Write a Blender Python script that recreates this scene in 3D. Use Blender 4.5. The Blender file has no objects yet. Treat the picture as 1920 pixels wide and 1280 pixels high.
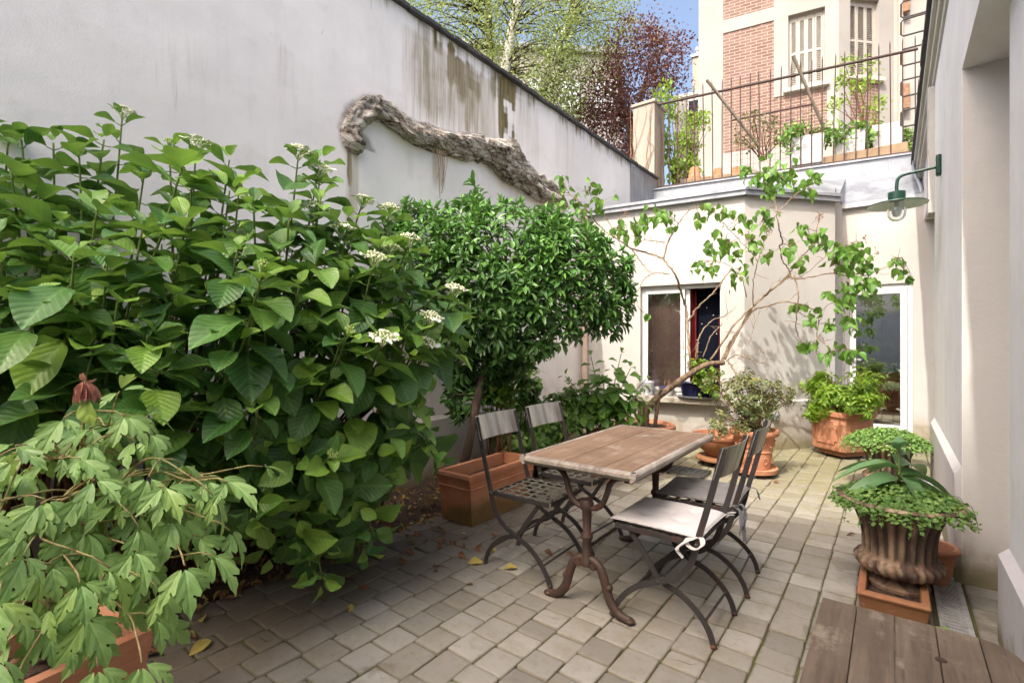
import bpy, bmesh, math, random
import numpy as np
from mathutils import Vector, Matrix
PI = math.pi
random.seed(7); rng = np.random.default_rng(7)
SC = bpy.context.scene
COL = SC.collection
# ------------------------------------------------------------------ survey: photo measurements -> metres
F = 940.0; TH = math.atan(714 / F); CT, ST = math.cos(TH), math.sin(TH); EYE = 1.32
def P(px, py, d):                      # a surveyed point, d metres along the view axis
    r = (px - 960) / F * d
    return Vector((r * CT - d * ST, r * ST + d * CT, EYE + (640 - py) / F * d))
def G(px, py, z=0.0):                  # a surveyed point at height z
    return P(px, py, (EYE - z) * F / (py - 640))
def onx(px, py, x):                    # on a plane x = const
    k = (px - 960) / F
    return P(px, py, x / (k * CT - ST))
def ony(px, py, y):
    k = (px - 960) / F
    return P(px, py, y / (k * ST + CT))
# ------------------------------------------------------------------ object helpers
def link(o): COL.objects.link(o); return o
def tag(o, label=None, cat=None, group=None, kind=None):
    if label: o['label'] = label
    if cat: o['category'] = cat
    if group: o['group'] = group
    if kind: o['kind'] = kind
    return o
def thing(name, label, cat, loc=(0, 0, 0), rz=0.0, group=None):
    o = link(bpy.data.objects.new(name, None))
    o.location = loc; o.rotation_euler = (0, 0, rz); o.empty_display_size = .1
    return tag(o, label, cat, group)
def dup(root, loc=None, rz=None, label=None):
    r = link(root.copy())
    if loc is not None: r.location = loc
    if rz is not None: r.rotation_euler = (0, 0, rz)
    if label: r['label'] = label
    for ch in list(root.children):
        c = link(ch.copy()); c.parent = r
        for g in list(ch.children):
            d = link(g.copy()); d.parent = c
    return r
def rootloc(p):
    v = Vector((0, 0, 0))
    while p is not None: v += Vector(p.location); p = p.parent
    return v
def finish(name, me, m, parent=None, world=True, smooth=40, bevel=0, loc=None, seg=2):
    """world: verts are in world space and get shifted to the thing's base"""
    off = Vector((0, 0, 0))
    if parent is not None and world: off = rootloc(parent)
    if parent is None and loc is not None: off = Vector(loc)
    if off.length > 0: me.transform(Matrix.Translation(-off))
    if m is not None: me.materials.append(m)
    if smooth:
        me.shade_smooth()
        if smooth < 180: me.set_sharp_from_angle(angle=math.radians(smooth))
    me.update()
    o = link(bpy.data.objects.new(name, me))
    if parent is not None: o.parent = parent
    elif loc is not None: o.location = loc
    if bevel:
        b = o.modifiers.new('bevel', 'BEVEL'); b.width = bevel; b.segments = seg; b.limit_method = 'ANGLE'; b.angle_limit = math.radians(35)
        b.harden_normals = False
    return o
class MB:
    def __init__(s): s.v = []; s.f = []
    def add(s, vs, fs):
        b = len(s.v); s.v += [tuple(v) for v in vs]; s.f += [tuple(b + i for i in f) for f in fs]; return s
    def box(s, c, size, rz=0, M=None):
        x, y, z = size[0] / 2, size[1] / 2, size[2] / 2
        vs = [Vector((i * x, j * y, k * z)) for i in (-1, 1) for j in (-1, 1) for k in (-1, 1)]
        if rz: R = Matrix.Rotation(rz, 3, 'Z'); vs = [R @ v for v in vs]
        if M is not None: vs = [M @ v for v in vs]
        vs = [v + Vector(c) for v in vs]
        return s.add(vs, [(0, 1, 3, 2), (4, 6, 7, 5), (0, 4, 5, 1), (2, 3, 7, 6), (0, 2, 6, 4), (1, 5, 7, 3)])
    def b2(s, lo, hi):
        lo, hi = Vector(lo), Vector(hi)
        return s.box((lo + hi) / 2, hi - lo)
    def quad(s, a, b, c, d): return s.add([a, b, c, d], [(0, 1, 2, 3)])
    def prism(s, poly, z0, z1):
        n = len(poly)
        vs = [(p[0], p[1], z0) for p in poly] + [(p[0], p[1], z1) for p in poly]
        return s.add(vs, [tuple(reversed(range(n))), tuple(range(n, 2 * n))] + [(i, (i + 1) % n, n + (i + 1) % n, n + i) for i in range(n)])
    def sweep(s, pts, sect, closed=True, up=None, scale=None, cap=True):
        """sect: list of (a,b) offsets, a along side, b along normal"""
        pts = [Vector(p) for p in pts]; n = len(pts); m = len(sect)
        T = []
        for i in range(n):
            t = pts[min(i + 1, n - 1)] - pts[max(i - 1, 0)]
            T.append(t.normalized() if t.length > 1e-9 else Vector((0, 0, 1)))
        if up is None:
            u = Vector((0, 0, 1)) if abs(T[0].z) < .9 else Vector((1, 0, 0))
        else: u = Vector(up)
        vs = []
        N = (u - T[0] * u.dot(T[0])).normalized()
        for i in range(n):
            if up is not None: N2 = Vector(up) - T[i] * Vector(up).dot(T[i])
            else: N2 = N - T[i] * N.dot(T[i])
            if N2.length > 1e-6: N = N2.normalized()
            B = T[i].cross(N)
            k = 1 if scale is None else scale[i]
            for a, b in sect: vs.append(pts[i] + B * (a * k) + N * (b * k))
        fs = []
        for i in range(n - 1):
            for j in range(m):
                fs.append((i * m + j, i * m + (j + 1) % m, (i + 1) * m + (j + 1) % m, (i + 1) * m + j))
        if cap: fs.append(tuple(reversed(range(m)))); fs.append(tuple(range((n - 1) * m, n * m)))
        return s.add(vs, fs)
    def tube(s, pts, r, n=8, **k):
        if not hasattr(r, '__len__'): r = [r] * len(pts)
        sect = [(math.cos(2 * PI * i / n), math.sin(2 * PI * i / n)) for i in range(n)]
        return s.sweep(pts, sect, scale=list(r), **k)
    def bar(s, pts, w, t, up):
        return s.sweep(pts, [(-w / 2, -t / 2), (w / 2, -t / 2), (w / 2, t / 2), (-w / 2, t / 2)], up=up)
    def lathe(s, prof, n=40, c=(0, 0, 0), mod=None, close=False):
        """prof: (r,z) list; mod(r,z,theta)->r"""
        vs = []; m = len(prof)
        for i in range(n):
            a = 2 * PI * i / n
            for r, z in prof:
                rr = mod(r, z, a) if mod else r
                vs.append((c[0] + rr * math.cos(a), c[1] + rr * math.sin(a), c[2] + z))
        fs = []
        for i in range(n):
            for j in range(m - 1):
                fs.append((i * m + j, ((i + 1) % n) * m + j, ((i + 1) % n) * m + j + 1, i * m + j + 1))
        if close:
            fs.append(tuple(i * m for i in reversed(range(n)))); fs.append(tuple(i * m + m - 1 for i in range(n)))
        return s.add(vs, fs)
    def ball(s, c, r, n=8, sz=1.0):
        prof = [(r * math.sin(PI * j / n), -r * math.cos(PI * j / n) * sz) for j in range(n + 1)]
        return s.lathe(prof, n + 2, c)
    def mesh(s, name='m'):
        me = bpy.data.meshes.new(name); me.from_pydata(s.v, [], s.f); me.validate(); return me
    def build(s, name, m, parent=None, **k): return finish(name, s.mesh(name), m, parent, **k)
def spline(pts, n=24):
    """Catmull-Rom through points"""
    pts = [Vector(p) for p in pts]
    if len(pts) < 3: return [pts[0].lerp(pts[-1], i / n) for i in range(n + 1)]
    out = []; q = [pts[0] * 2 - pts[1]] + pts + [pts[-1] * 2 - pts[-2]]
    segs = len(pts) - 1; per = max(2, n // segs)
    for i in range(segs):
        a, b, c, d = q[i:i + 4]
        for k in range(per):
            t = k / per
            out.append(.5 * ((2 * b) + (c - a) * t + (2 * a - 5 * b + 4 * c - d) * t * t + (3 * b - a - 3 * c + d) * t ** 3))
    return out + [pts[-1]]
def taper(n, a, b): return [a + (b - a) * i / max(1, n - 1) for i in range(n)]
# ------------------------------------------------------------------ node helpers
class T:
    def __init__(s, name):
        s.m = bpy.data.materials.new(name); s.m.use_nodes = True; s.nt = s.m.node_tree
        s.nt.nodes.clear(); s.out = s.nt.nodes.new('ShaderNodeOutputMaterial'); s.c = {}
    def n(s, t, **k):
        x = s.nt.nodes.new('ShaderNode' + t)
        for a, b in k.items(): setattr(x, a, b)
        return x
    def set(s, sock, v):
        if v is None: return
        if hasattr(v, 'is_output') or isinstance(v, bpy.types.NodeSocket): s.nt.links.new(v, sock)
        else:
            if sock.type == 'RGBA' and len(v) == 3: v = (*v, 1)
            sock.default_value = v
    def obj(s):
        if 'o' not in s.c: s.c['o'] = s.n('TexCoord')
        return s.c['o'].outputs['Object']
    def uv(s):
        s.obj(); return s.c['o'].outputs['UV']
    def attr(s, name, fac=False):
        k = 'a' + name
        if k not in s.c: s.c[k] = s.n('Attribute', attribute_name=name)
        return s.c[k].outputs['Fac' if fac else 'Color']
    def sep(s, v):
        x = s.n('SeparateXYZ'); s.set(x.inputs[0], v); return x.outputs
    def sepc(s, v):
        x = s.n('SeparateColor'); s.set(x.inputs[0], v); return x.outputs
    def scale(s, v, sc, rot=None):
        x = s.n('Mapping'); s.set(x.inputs['Vector'], v); x.inputs['Scale'].default_value = sc
        if rot: x.inputs['Rotation'].default_value = rot
        return x.outputs[0]
    def noise(s, v=None, sc=5, det=4, ro=.55, dist=0, col=False):
        x = s.n('TexNoise'); s.set(x.inputs['Vector'], v if v is not None else s.obj())
        x.inputs['Scale'].default_value = sc; x.inputs['Detail'].default_value = det
        x.inputs['Roughness'].default_value = ro; x.inputs['Distortion'].default_value = dist
        return x.outputs['Color' if col else 'Fac']
    def voro(s, v=None, sc=5, feature='F1', out='Distance'):
        x = s.n('TexVoronoi', feature=feature); s.set(x.inputs['Vector'], v if v is not None else s.obj()); x.inputs['Scale'].default_value = sc
        return x.outputs[out]
    def wave(s, v, sc=5, dist=2, det=2, dirn='X', dsc=1):
        x = s.n('TexWave', bands_direction=dirn); s.set(x.inputs['Vector'], v); x.inputs['Scale'].default_value = sc
        x.inputs['Distortion'].default_value = dist; x.inputs['Detail'].default_value = det; x.inputs['Detail Scale'].default_value = dsc
        return x.outputs['Fac']
    def ma(s, op, a, b=None, c=None, clamp=False):
        x = s.n('Math', operation=op, use_clamp=clamp); s.set(x.inputs[0], a); s.set(x.inputs[1], b)
        if c is not None: s.set(x.inputs[2], c)
        return x.outputs[0]
    def mul(s, a, b): return s.ma('MULTIPLY', a, b)
    def addm(s, a, b): return s.ma('ADD', a, b)
    def ss(s, v, lo, hi, a=0., b=1.):   # smoothstep
        x = s.n('MapRange', interpolation_type='SMOOTHSTEP'); s.set(x.inputs['Value'], v)
        x.inputs['From Min'].default_value = lo; x.inputs['From Max'].default_value = hi
        x.inputs['To Min'].default_value = a; x.inputs['To Max'].default_value = b
        return x.outputs[0]
    def ramp(s, f, stops, interp='LINEAR'):
        x = s.n('ValToRGB'); s.set(x.inputs[0], f); e = x.color_ramp; e.interpolation = interp
        while len(e.elements) < len(stops): e.elements.new(.5)
        for el, (p, c) in zip(e.elements, stops):
            el.position = p; el.color = (*c, 1) if len(c) == 3 else c
        return x.outputs[0]
    def mix(s, f, a, b, mode='MIX'):
        x = s.n('Mix', data_type='RGBA', blend_type=mode); s.set(x.inputs[0], f); s.set(x.inputs[6], a); s.set(x.inputs[7], b)
        return x.outputs[2]
    def hsv(s, c, h=.5, sat=1, v=1):
        x = s.n('HueSaturation'); s.set(x.inputs['Color'], c); s.set(x.inputs['Hue'], h); s.set(x.inputs['Saturation'], sat); s.set(x.inputs['Value'], v)
        return x.outputs[0]
    def bump(s, h, strength=.3, dist=.01, prev=None):
        x = s.n('Bump'); s.set(x.inputs['Height'], h); x.inputs['Strength'].default_value = strength; x.inputs['Distance'].default_value = dist
        if prev is not None: s.set(x.inputs['Normal'], prev)
        return x.outputs[0]
    def bsdf(s, col, rough=.6, metal=0, normal=None, spec=None, trans=None, coat=None):
        x = s.n('BsdfPrincipled'); s.set(x.inputs['Base Color'], col); s.set(x.inputs['Roughness'], rough); s.set(x.inputs['Metallic'], metal)
        if normal is not None: s.set(x.inputs['Normal'], normal)
        if spec is not None: s.set(x.inputs['Specular IOR Level'], spec)
        if trans is not None: s.set(x.inputs['Transmission Weight'], trans)
        return x.outputs[0]
    def done(s, sh): s.nt.links.new(sh, s.out.inputs['Surface']); return s.m
def simple(name, col, rough=.6, metal=0, var=.25, sc=8, bump=.15, bsc=60, bd=.003, spec=None):
    t = T(name); n1 = t.noise(sc=sc, det=5); n2 = t.noise(sc=bsc, det=4)
    c = t.mix(t.ss(n1, .25, .75), tuple(x * (1 - var) for x in col), tuple(min(1, x * (1 + var)) for x in col))
    c = t.mix(t.mul(n2, .35), c, tuple(x * .6 for x in col))
    return t.done(t.bsdf(c, t.ss(n2, .2, .8, rough - .08, min(1, rough + .1)), metal, t.bump(n2, bump, bd), spec))
# ------------------------------------------------------------------ materials
def plaster(name, col, stain=False, warm=(.42, .36, .26), dirt=.35, grime=None):
    t = T(name); o = t.obj()
    big = t.noise(sc=.9, det=6, ro=.6); mid = t.noise(sc=4.5, det=6, ro=.65); fine = t.noise(sc=140, det=3)
    streak = t.noise(t.scale(o, (7, 7, .55)), 1.6, 6, .6)
    c = t.mix(t.ss(big, .3, .72), tuple(x * .90 for x in col), tuple(min(.92, x * 1.05) for x in col))
    c = t.mix(t.mul(t.ss(mid, .52, .8), dirt), c, warm)
    c = t.mix(t.mul(t.ss(streak, .52, .78), dirt * .8), c, tuple(x * .62 for x in col))
    if grime is not None:      # damp grime that climbs from the ground
        z = t.sep(o)[2]
        g = t.mul(t.ss(t.addm(z, t.mul(t.addm(mid, -.5), .9)), grime, 0.0), .75)
        c = t.mix(g, c, (.30, .24, .16))
        g2 = t.mul(t.ss(t.addm(z, t.mul(t.addm(mid, -.5), .4)), .22, 0.0), .6)
        c = t.mix(g2, c, (.17, .15, .06))
    if stain:
        st = t.sepc(t.attr('stain'))
        strk = t.noise(t.scale(o, (30, 30, 1.1)), 1.4, 6, .7); strk2 = t.noise(t.scale(o, (9, 9, .8)), 1.5, 5, .6)
        pat = t.addm(t.mul(strk, .6), t.mul(strk2, .55))
        a = t.ss(t.addm(st[0], t.mul(t.addm(pat, -.58), 1.7)), .16, .72)
        c = t.mix(t.mul(a, .95), c, t.mix(t.ss(strk, .38, .62), (.065, .05, .012), (.22, .165, .05)))
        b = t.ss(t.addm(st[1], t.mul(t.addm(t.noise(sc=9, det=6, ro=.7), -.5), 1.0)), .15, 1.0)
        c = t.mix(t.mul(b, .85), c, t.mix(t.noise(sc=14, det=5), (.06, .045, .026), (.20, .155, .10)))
        r = t.ss(t.addm(st[2], t.mul(t.addm(pat, -.58), 1.4)), .2, 1.0)
        c = t.mix(t.mul(r, .7), c, (.40, .335, .235))
        cr = t.voro(t.scale(o, (1, .9, .45)), 1.1, 'DISTANCE_TO_EDGE'); 
        c = t.mix(t.mul(t.mul(t.ss(t.addm(cr, t.mul(t.addm(mid, -.5), .03)), .004, .0), t.ss(big, .56, .62)), .4), c, (.2, .17, .14))
    trow = t.noise(t.scale(o, (1, 1, 2.2)), 3.2, 3, .5, 1.5); nrm = t.bump(t.addm(t.addm(t.mul(fine, .30), t.mul(mid, .8)), t.mul(trow, .35)), .32, .014)
    return t.done(t.bsdf(c, .9, 0, nrm, .2))
M = {}
M['plaster_left'] = plaster('plaster_left', (.86, .815, .775), True, dirt=.2, grime=1.0)
M['plaster_annex'] = plaster('plaster_annex', (.50, .475, .445), dirt=.14, grime=.5)
M['plaster_right'] = plaster('plaster_right', (.79, .775, .775), dirt=.3, grime=.25)
M['plaster_niche'] = plaster('plaster_niche', (.62, .59, .56), dirt=.10, grime=.3)
M['plaster_plinth'] = plaster('plaster_plinth', (.58, .55, .55), dirt=.25, grime=.25)
M['facade'] = plaster('facade', (.37, .35, .325), dirt=.14)
M['facade_far'] = plaster('facade_far', (.38, .335, .28), dirt=.2)
M['pier'] = plaster('pier', (.37, .33, .275), dirt=.4)
M['cornice'] = plaster('cornice', (.55, .53, .48), dirt=.2)
M['sill'] = simple('sill_stone', (.42, .38, .31), .85, var=.2, sc=5)
M['coping'] = simple('coping_slate', (.06, .058, .058), .8)
M['soil'] = simple('soil', (.055, .033, .022), .95, var=.5, sc=14, bump=.9, bsc=40, bd=.02)
def zinc():
    t = T('zinc'); n1 = t.noise(sc=2.2, det=6, ro=.6); n2 = t.noise(t.scale(t.obj(), (6, 6, 1)), 3, 5)
    c = t.ramp(n1, [(.25, (.17, .18, .20)), (.55, (.33, .345, .375)), (.8, (.50, .51, .53))])
    c = t.mix(t.mul(t.ss(n2, .5, .75), .4), c, (.16, .155, .16))
    return t.done(t.bsdf(c, t.ss(n1, .3, .7, .38, .62), .55, t.bump(n1, .12, .02)))
M['zinc'] = zinc()
def terracotta(name, a, b, moss=0., white=.25):
    t = T(name); n1 = t.noise(sc=5, det=6, ro=.62); n2 = t.noise(sc=22, det=5); n3 = t.noise(sc=110, det=3)
    c = t.mix(t.ss(n1, .3, .7), a, b)
    c = t.mix(t.mul(t.ss(n2, .55, .78), white), c, (.66, .50, .40))
    c = t.mix(t.mul(t.ss(t.noise(sc=2.4, det=6), .54, .72), .45), c, tuple(x * .45 for x in a))
    if moss:
        z = t.sep(t.obj())[2]
        k = t.ss(t.addm(t.mul(t.ss(z, .32, .0), .55), t.mul(n1, .75)), .55, .85)
        c = t.mix(t.mul(k, moss), c, t.mix(n2, (.06, .065, .015), (.13, .105, .035)))
    return t.done(t.bsdf(c, .82, 0, t.bump(t.addm(n2, t.mul(n3, .4)), .2, .004), .25))
M['terracotta'] = terracotta('terracotta', (.41, .155, .08), (.51, .235, .13), 0, .3)
M['terracotta_pale'] = terracotta('terracotta_pale', (.43, .175, .095), (.52, .255, .15), 0, .3)
M['terracotta_moss'] = terracotta('terracotta_moss', (.46, .18, .088), (.56, .265, .145), .75, .15)
M['terracotta_dark'] = terracotta('terracotta_dark', (.33, .13, .07), (.44, .19, .105), .35, .2)
def iron(name, col, rust=(.20, .075, .035), amt=.35, rough=.5):
    t = T(name); n1 = t.noise(sc=9, det=6, ro=.65); n2 = t.noise(sc=70, det=4)
    k = t.mul(t.ss(t.addm(t.mul(n1, .8), t.mul(n2, .2)), .5, .7), amt)
    c = t.mix(k, t.mix(n2, col, tuple(x * 1.5 for x in col)), rust)
    return t.done(t.bsdf(c, t.ss(n2, .3, .7, rough, rough + .2), .35, t.bump(n2, .3, .002)))
M['iron'] = iron('iron', (.038, .034, .034), amt=.35)
M['iron_rust'] = iron('iron_rust', (.055, .035, .028), (.17, .06, .03), .85, .5)
M['rail_rust'] = iron('rail_rust', (.05, .034, .03), (.15, .07, .045), .65, .6)
M['seat_iron'] = iron('seat_iron', (.12, .11, .085), (.22, .20, .15), .8, .55)
def steel():
    t = T('brushed_steel'); o = t.obj(); n1 = t.noise(t.scale(o, (2, 5, .6)), 2.6, 3, .5); n2 = t.noise(t.scale(o, (60, 60, 3)), 6, 3); n3 = t.noise(sc=6, det=5)
    c = t.ramp(n1, [(.3, (.17, .155, .14)), (.5, (.42, .40, .375)), (.7, (.66, .63, .58))])
    c = t.mix(t.mul(t.ss(n3, .55, .75), .5), c, (.13, .10, .075))
    return t.done(t.bsdf(c, t.ss(n2, .3, .7, .34, .55), .75, t.bump(n2, .1, .001)))
M['steel'] = steel()
def wood(name, cols, ax=1, rings=34, worn=(.50, .42, .34), wornamt=.35, dark=.5, dk=(.05, .035, .025)):
    t = T(name); o = t.obj()
    st = (1.0, .06, 1.0) if ax == 1 else (.06, 1.0, 1.0)
    off = t.n('VectorMath', operation='ADD'); t.set(off.inputs[0], o)
    sh = t.n('VectorMath', operation='SCALE'); t.set(sh.inputs[0], t.attr('tint')); sh.inputs['Scale'].default_value = 5.0
    t.nt.links.new(sh.outputs[0], off.inputs[1]); v = off.outputs[0]
    g = t.noise(t.scale(v, st), rings, 6, .6, .6); g2 = t.noise(t.scale(v, st), rings * 4, 4, .6)
    big = t.noise(v, 3.2, 5, .6); big2 = t.noise(v, 7, 6, .65)
    c = t.ramp(t.addm(t.mul(g, .6), t.mul(big, .45)), [(.3, cols[0]), (.52, cols[1]), (.75, cols[2])])
    c = t.mix(t.mul(t.ss(g2, .5, .75), .45), c, tuple(x * .45 for x in cols[0]))
    c = t.mix(t.mul(t.ss(t.addm(t.mul(big2, .8), t.mul(g2, .25)), .55, .72), wornamt), c, worn)
    c = t.mix(t.mul(t.ss(t.noise(v, 2.1, 5, .6), .52, .72), dark), c, dk)
    return t.done(t.bsdf(c, .68, 0, t.bump(t.addm(g, g2), .35, .003), .3))
M['wood_table'] = wood('wood_table', [(.115, .072, .046), (.235, .152, .10), (.335, .24, .168)], 1, 30, (.40, .345, .285), .66, .6, (.15, .10, .065))
M['wood_edge'] = wood('wood_edge', [(.12, .095, .08), (.29, .25, .21), (.48, .44, .40)], 1, 16, (.66, .62, .57), .6, .3, (.10, .075, .06))
M['wood_bench'] = wood('wood_bench', [(.065, .046, .034), (.125, .092, .066), (.19, .148, .11)], 1, 28, (.30, .25, .195), .75, .55, (.10, .072, .052))
M['wood_cabinet'] = wood('wood_cabinet', [(.34, .12, .04), (.52, .20, .07), (.62, .27, .10)], 0, 10, (.5, .25, .1), .2, .2)
M['paint_white'] = simple('paint_white', (.66, .65, .64), .38, var=.03, bump=.03)
M['paint_green'] = simple('paint_green', (.009, .046, .03), .35, var=.2, bump=.05)
M['enamel'] = simple('enamel', (.62, .68, .62), .3, var=.05, bump=.03)
M['pipe_beige'] = simple('pipe_beige', (.62, .47, .38), .6, var=.08)
M['dark_interior'] = simple('room_wall', (.46, .43, .39), .9)
M['plastic_black'] = simple('plastic_black', (.03, .03, .03), .55)
M['grate_grey'] = simple('grate_grey', (.05, .049, .047), .6, .2, var=.25)
M['galv'] = simple('galvanised', (.50, .505, .52), .5, .4, var=.2, sc=20)
M['cobalt'] = simple('cobalt_glaze', (.012, .014, .055), .16, var=.4, sc=6, bump=.03)
M['porcelain'] = simple('porcelain', (.74, .76, .78), .22, var=.03, bump=.02)
M['porcelain_blue'] = simple('porcelain_blue', (.04, .06, .22), .3, var=.2, bump=.02)
M['grey_saucer'] = simple('grey_saucer', (.20, .205, .22), .5)
M['shutter'] = simple('shutter_paint', (.46, .42, .365), .6, var=.06)
M['blind'] = simple('blind_cloth', (.55, .53, .42), .85, var=.05)
M['grey_door'] = simple('grey_door', (.72, .77, .78), .5, var=.06, sc=2)
M['planter_white'] = simple('planter_white', (.52, .51, .50), .5, var=.06, sc=3)
M['dead_stem'] = simple('dead_stem', (.26, .15, .09), .9, var=.4, sc=30)
def fabric(name, col, sc=900, var=.1):
    t = T(name); n1 = t.noise(sc=4, det=4); w = t.noise(t.scale(t.obj(), (1, 1, 1)), sc, 2)
    c = t.mix(n1, tuple(x * (1 - var) for x in col), tuple(min(1, x * (1 + var)) for x in col)); c = t.mix(t.mul(w, .3), c, tuple(x * .7 for x in col))
    return t.done(t.bsdf(c, .92, 0, t.bump(t.addm(t.mul(w, .4), t.noise(sc=26, det=3)), .25, .003), .15))
M['cushion_light'] = fabric('cushion_light', (.62, .595, .59))
M['cushion_grey'] = fabric('cushion_grey', (.235, .225, .225))
M['tie_light'] = fabric('tie_light', (.60, .575, .55)); M['tie_grey'] = fabric('tie_grey', (.20, .21, .235))
M['curtain_red'] = fabric('curtain_red', (.17, .018, .02)); 
def starcloth():
    t = T('curtain_night'); n = t.noise(sc=3, det=3)
    return t.done(t.bsdf(t.mix(n, (.003, .004, .010), (.006, .008, .017)), .9, 0, t.bump(t.noise(sc=30), .2, .003), .1))
M['curtain_night'] = starcloth()
M['star'] = simple('star_thread', (.5, .5, .52), .7)
def glass(name, tint, refl=.35, rough=.01):
    t = T(name); lw = t.n('LayerWeight'); lw.inputs['Blend'].default_value = .25
    tr = t.n('BsdfTransparent'); tr.inputs[0].default_value = (*tint, 1)
    gl = t.n('BsdfGlossy'); gl.inputs['Roughness'].default_value = rough; gl.inputs['Color'].default_value = (.95, .97, 1, 1)
    f = t.ss(lw.outputs['Fresnel'], 0, 1, refl, 1.0)
    mx = t.n('MixShader'); t.set(mx.inputs[0], f); t.nt.links.new(tr.outputs[0], mx.inputs[1]); t.nt.links.new(gl.outputs[0], mx.inputs[2])
    return t.done(mx.outputs[0])
M['glass'] = glass('window_glass', (.95, .97, .97), .34); M['door_glass'] = glass('door_glass', (.96, .98, .98), .52)
M['glass_clear'] = glass('lamp_glass', (.93, .96, .96), .12)
M['glass_sky'] = glass('pale_glass', (.5, .62, .7), .5)
def bark(name, a, b, sc=12, stretch=(1, 1, .3), bump=.8):
    t = T(name); n1 = t.noise(t.scale(t.obj(), stretch), sc, 6, .65, .4); n2 = t.noise(sc=sc * 4, det=4)
    c = t.mix(t.ss(n1, .35, .65), a, b); c = t.mix(t.mul(n2, .4), c, tuple(x * .5 for x in a))
    return t.done(t.bsdf(c, .9, 0, t.bump(t.addm(n1, t.mul(n2, .3)), bump, .008), .2))
M['bark_dark'] = bark('bark_dark', (.06, .042, .032), (.15, .11, .085))
M['bark_lilac'] = bark('bark_lilac', (.17, .115, .075), (.36, .27, .185), 20)
M['bark_lilac_old'] = bark('bark_lilac_old', (.09, .06, .042), (.26, .18, .12), 26, (1, 1, .25), 1.0)
M['bark_pole'] = bark('pole_wood', (.19, .15, .11), (.33, .28, .22), 14)
M['board'] = simple('tan_board', (.28, .19, .115), .85, var=.25, sc=4)
M['stem_green'] = bark('stem_green', (.10, .16, .04), (.19, .25, .07), 20, bump=.2)
M['stem_brown'] = bark('stem_brown', (.12, .055, .03), (.24, .13, .075), 25, bump=.4)
M['stem_pink'] = bark('stem_pink', (.31, .20, .105), (.36, .36, .15), 15, bump=.1)
def birchbark():
    t = T('birch_bark'); o = t.obj(); n = t.noise(t.scale(o, (3, 3, 14)), 2.2, 5, .6); n2 = t.noise(sc=6, det=5)
    c = t.mix(t.ss(n2, .3, .7), (.62, .55, .50), (.85, .82, .78)); c = t.mix(t.ss(n, .60, .70), c, (.07, .055, .05))
    return t.done(t.bsdf(c, .8, 0, t.bump(n, .3, .01)))
M['birch_bark'] = birchbark()
def relic():     # grey weathered trunk set in the wall
    t = T('weathered_trunk'); o = t.obj()
    v = t.noise(t.scale(o, (1.2, .32, 1.5)), 6.5, 8, .7, 1.0); f = t.noise(sc=38, det=6, ro=.7); vo = t.voro(t.scale(o, (1.2, .28, 1.6)), 9, 'DISTANCE_TO_EDGE')
    c = t.ramp(t.addm(t.mul(v, .75), t.mul(f, .28)), [(.36, (.03, .022, .015)), (.43, (.15, .115, .08)), (.50, (.38, .325, .26)), (.59, (.72, .665, .59))])
    c = t.mix(t.mul(t.ss(t.noise(sc=2.1, det=5), .54, .72), .6), c, (.15, .085, .05))
    c = t.mix(t.mul(t.ss(t.addm(vo, t.mul(t.addm(f, -.5), .12)), .055, .0), .85), c, (.035, .026, .018))
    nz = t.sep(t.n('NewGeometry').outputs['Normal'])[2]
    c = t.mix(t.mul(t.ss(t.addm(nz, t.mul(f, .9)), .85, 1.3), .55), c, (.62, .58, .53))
    return t.done(t.bsdf(c, .95, 0, t.bump(t.addm(v, t.mul(f, .3)), 1.0, .05), .15))
M['relic'] = relic()
def brickmat():
    t = T('brick'); o = t.uv(); b = t.n('TexBrick'); t.set(b.inputs['Vector'], o)
    b.inputs['Scale'].default_value = 1; b.inputs['Brick Width'].default_value = .24; b.inputs['Row Height'].default_value = .075; b.inputs['Mortar Size'].default_value = .008
    b.inputs['Color1'].default_value = (.165, .085, .068, 1); b.inputs['Color2'].default_value = (.22, .13, .105, 1); b.inputs['Mortar'].default_value = (.36, .31, .26, 1)
    n = t.noise(t.uv(), 3, 5); c = t.mix(t.mul(t.ss(n, .4, .8), .4), b.outputs['Color'], (.34, .24, .19))
    return t.done(t.bsdf(c, .9, 0, t.bump(b.outputs['Fac'], -.4, .01)))
M['brick'] = brickmat()
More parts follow.
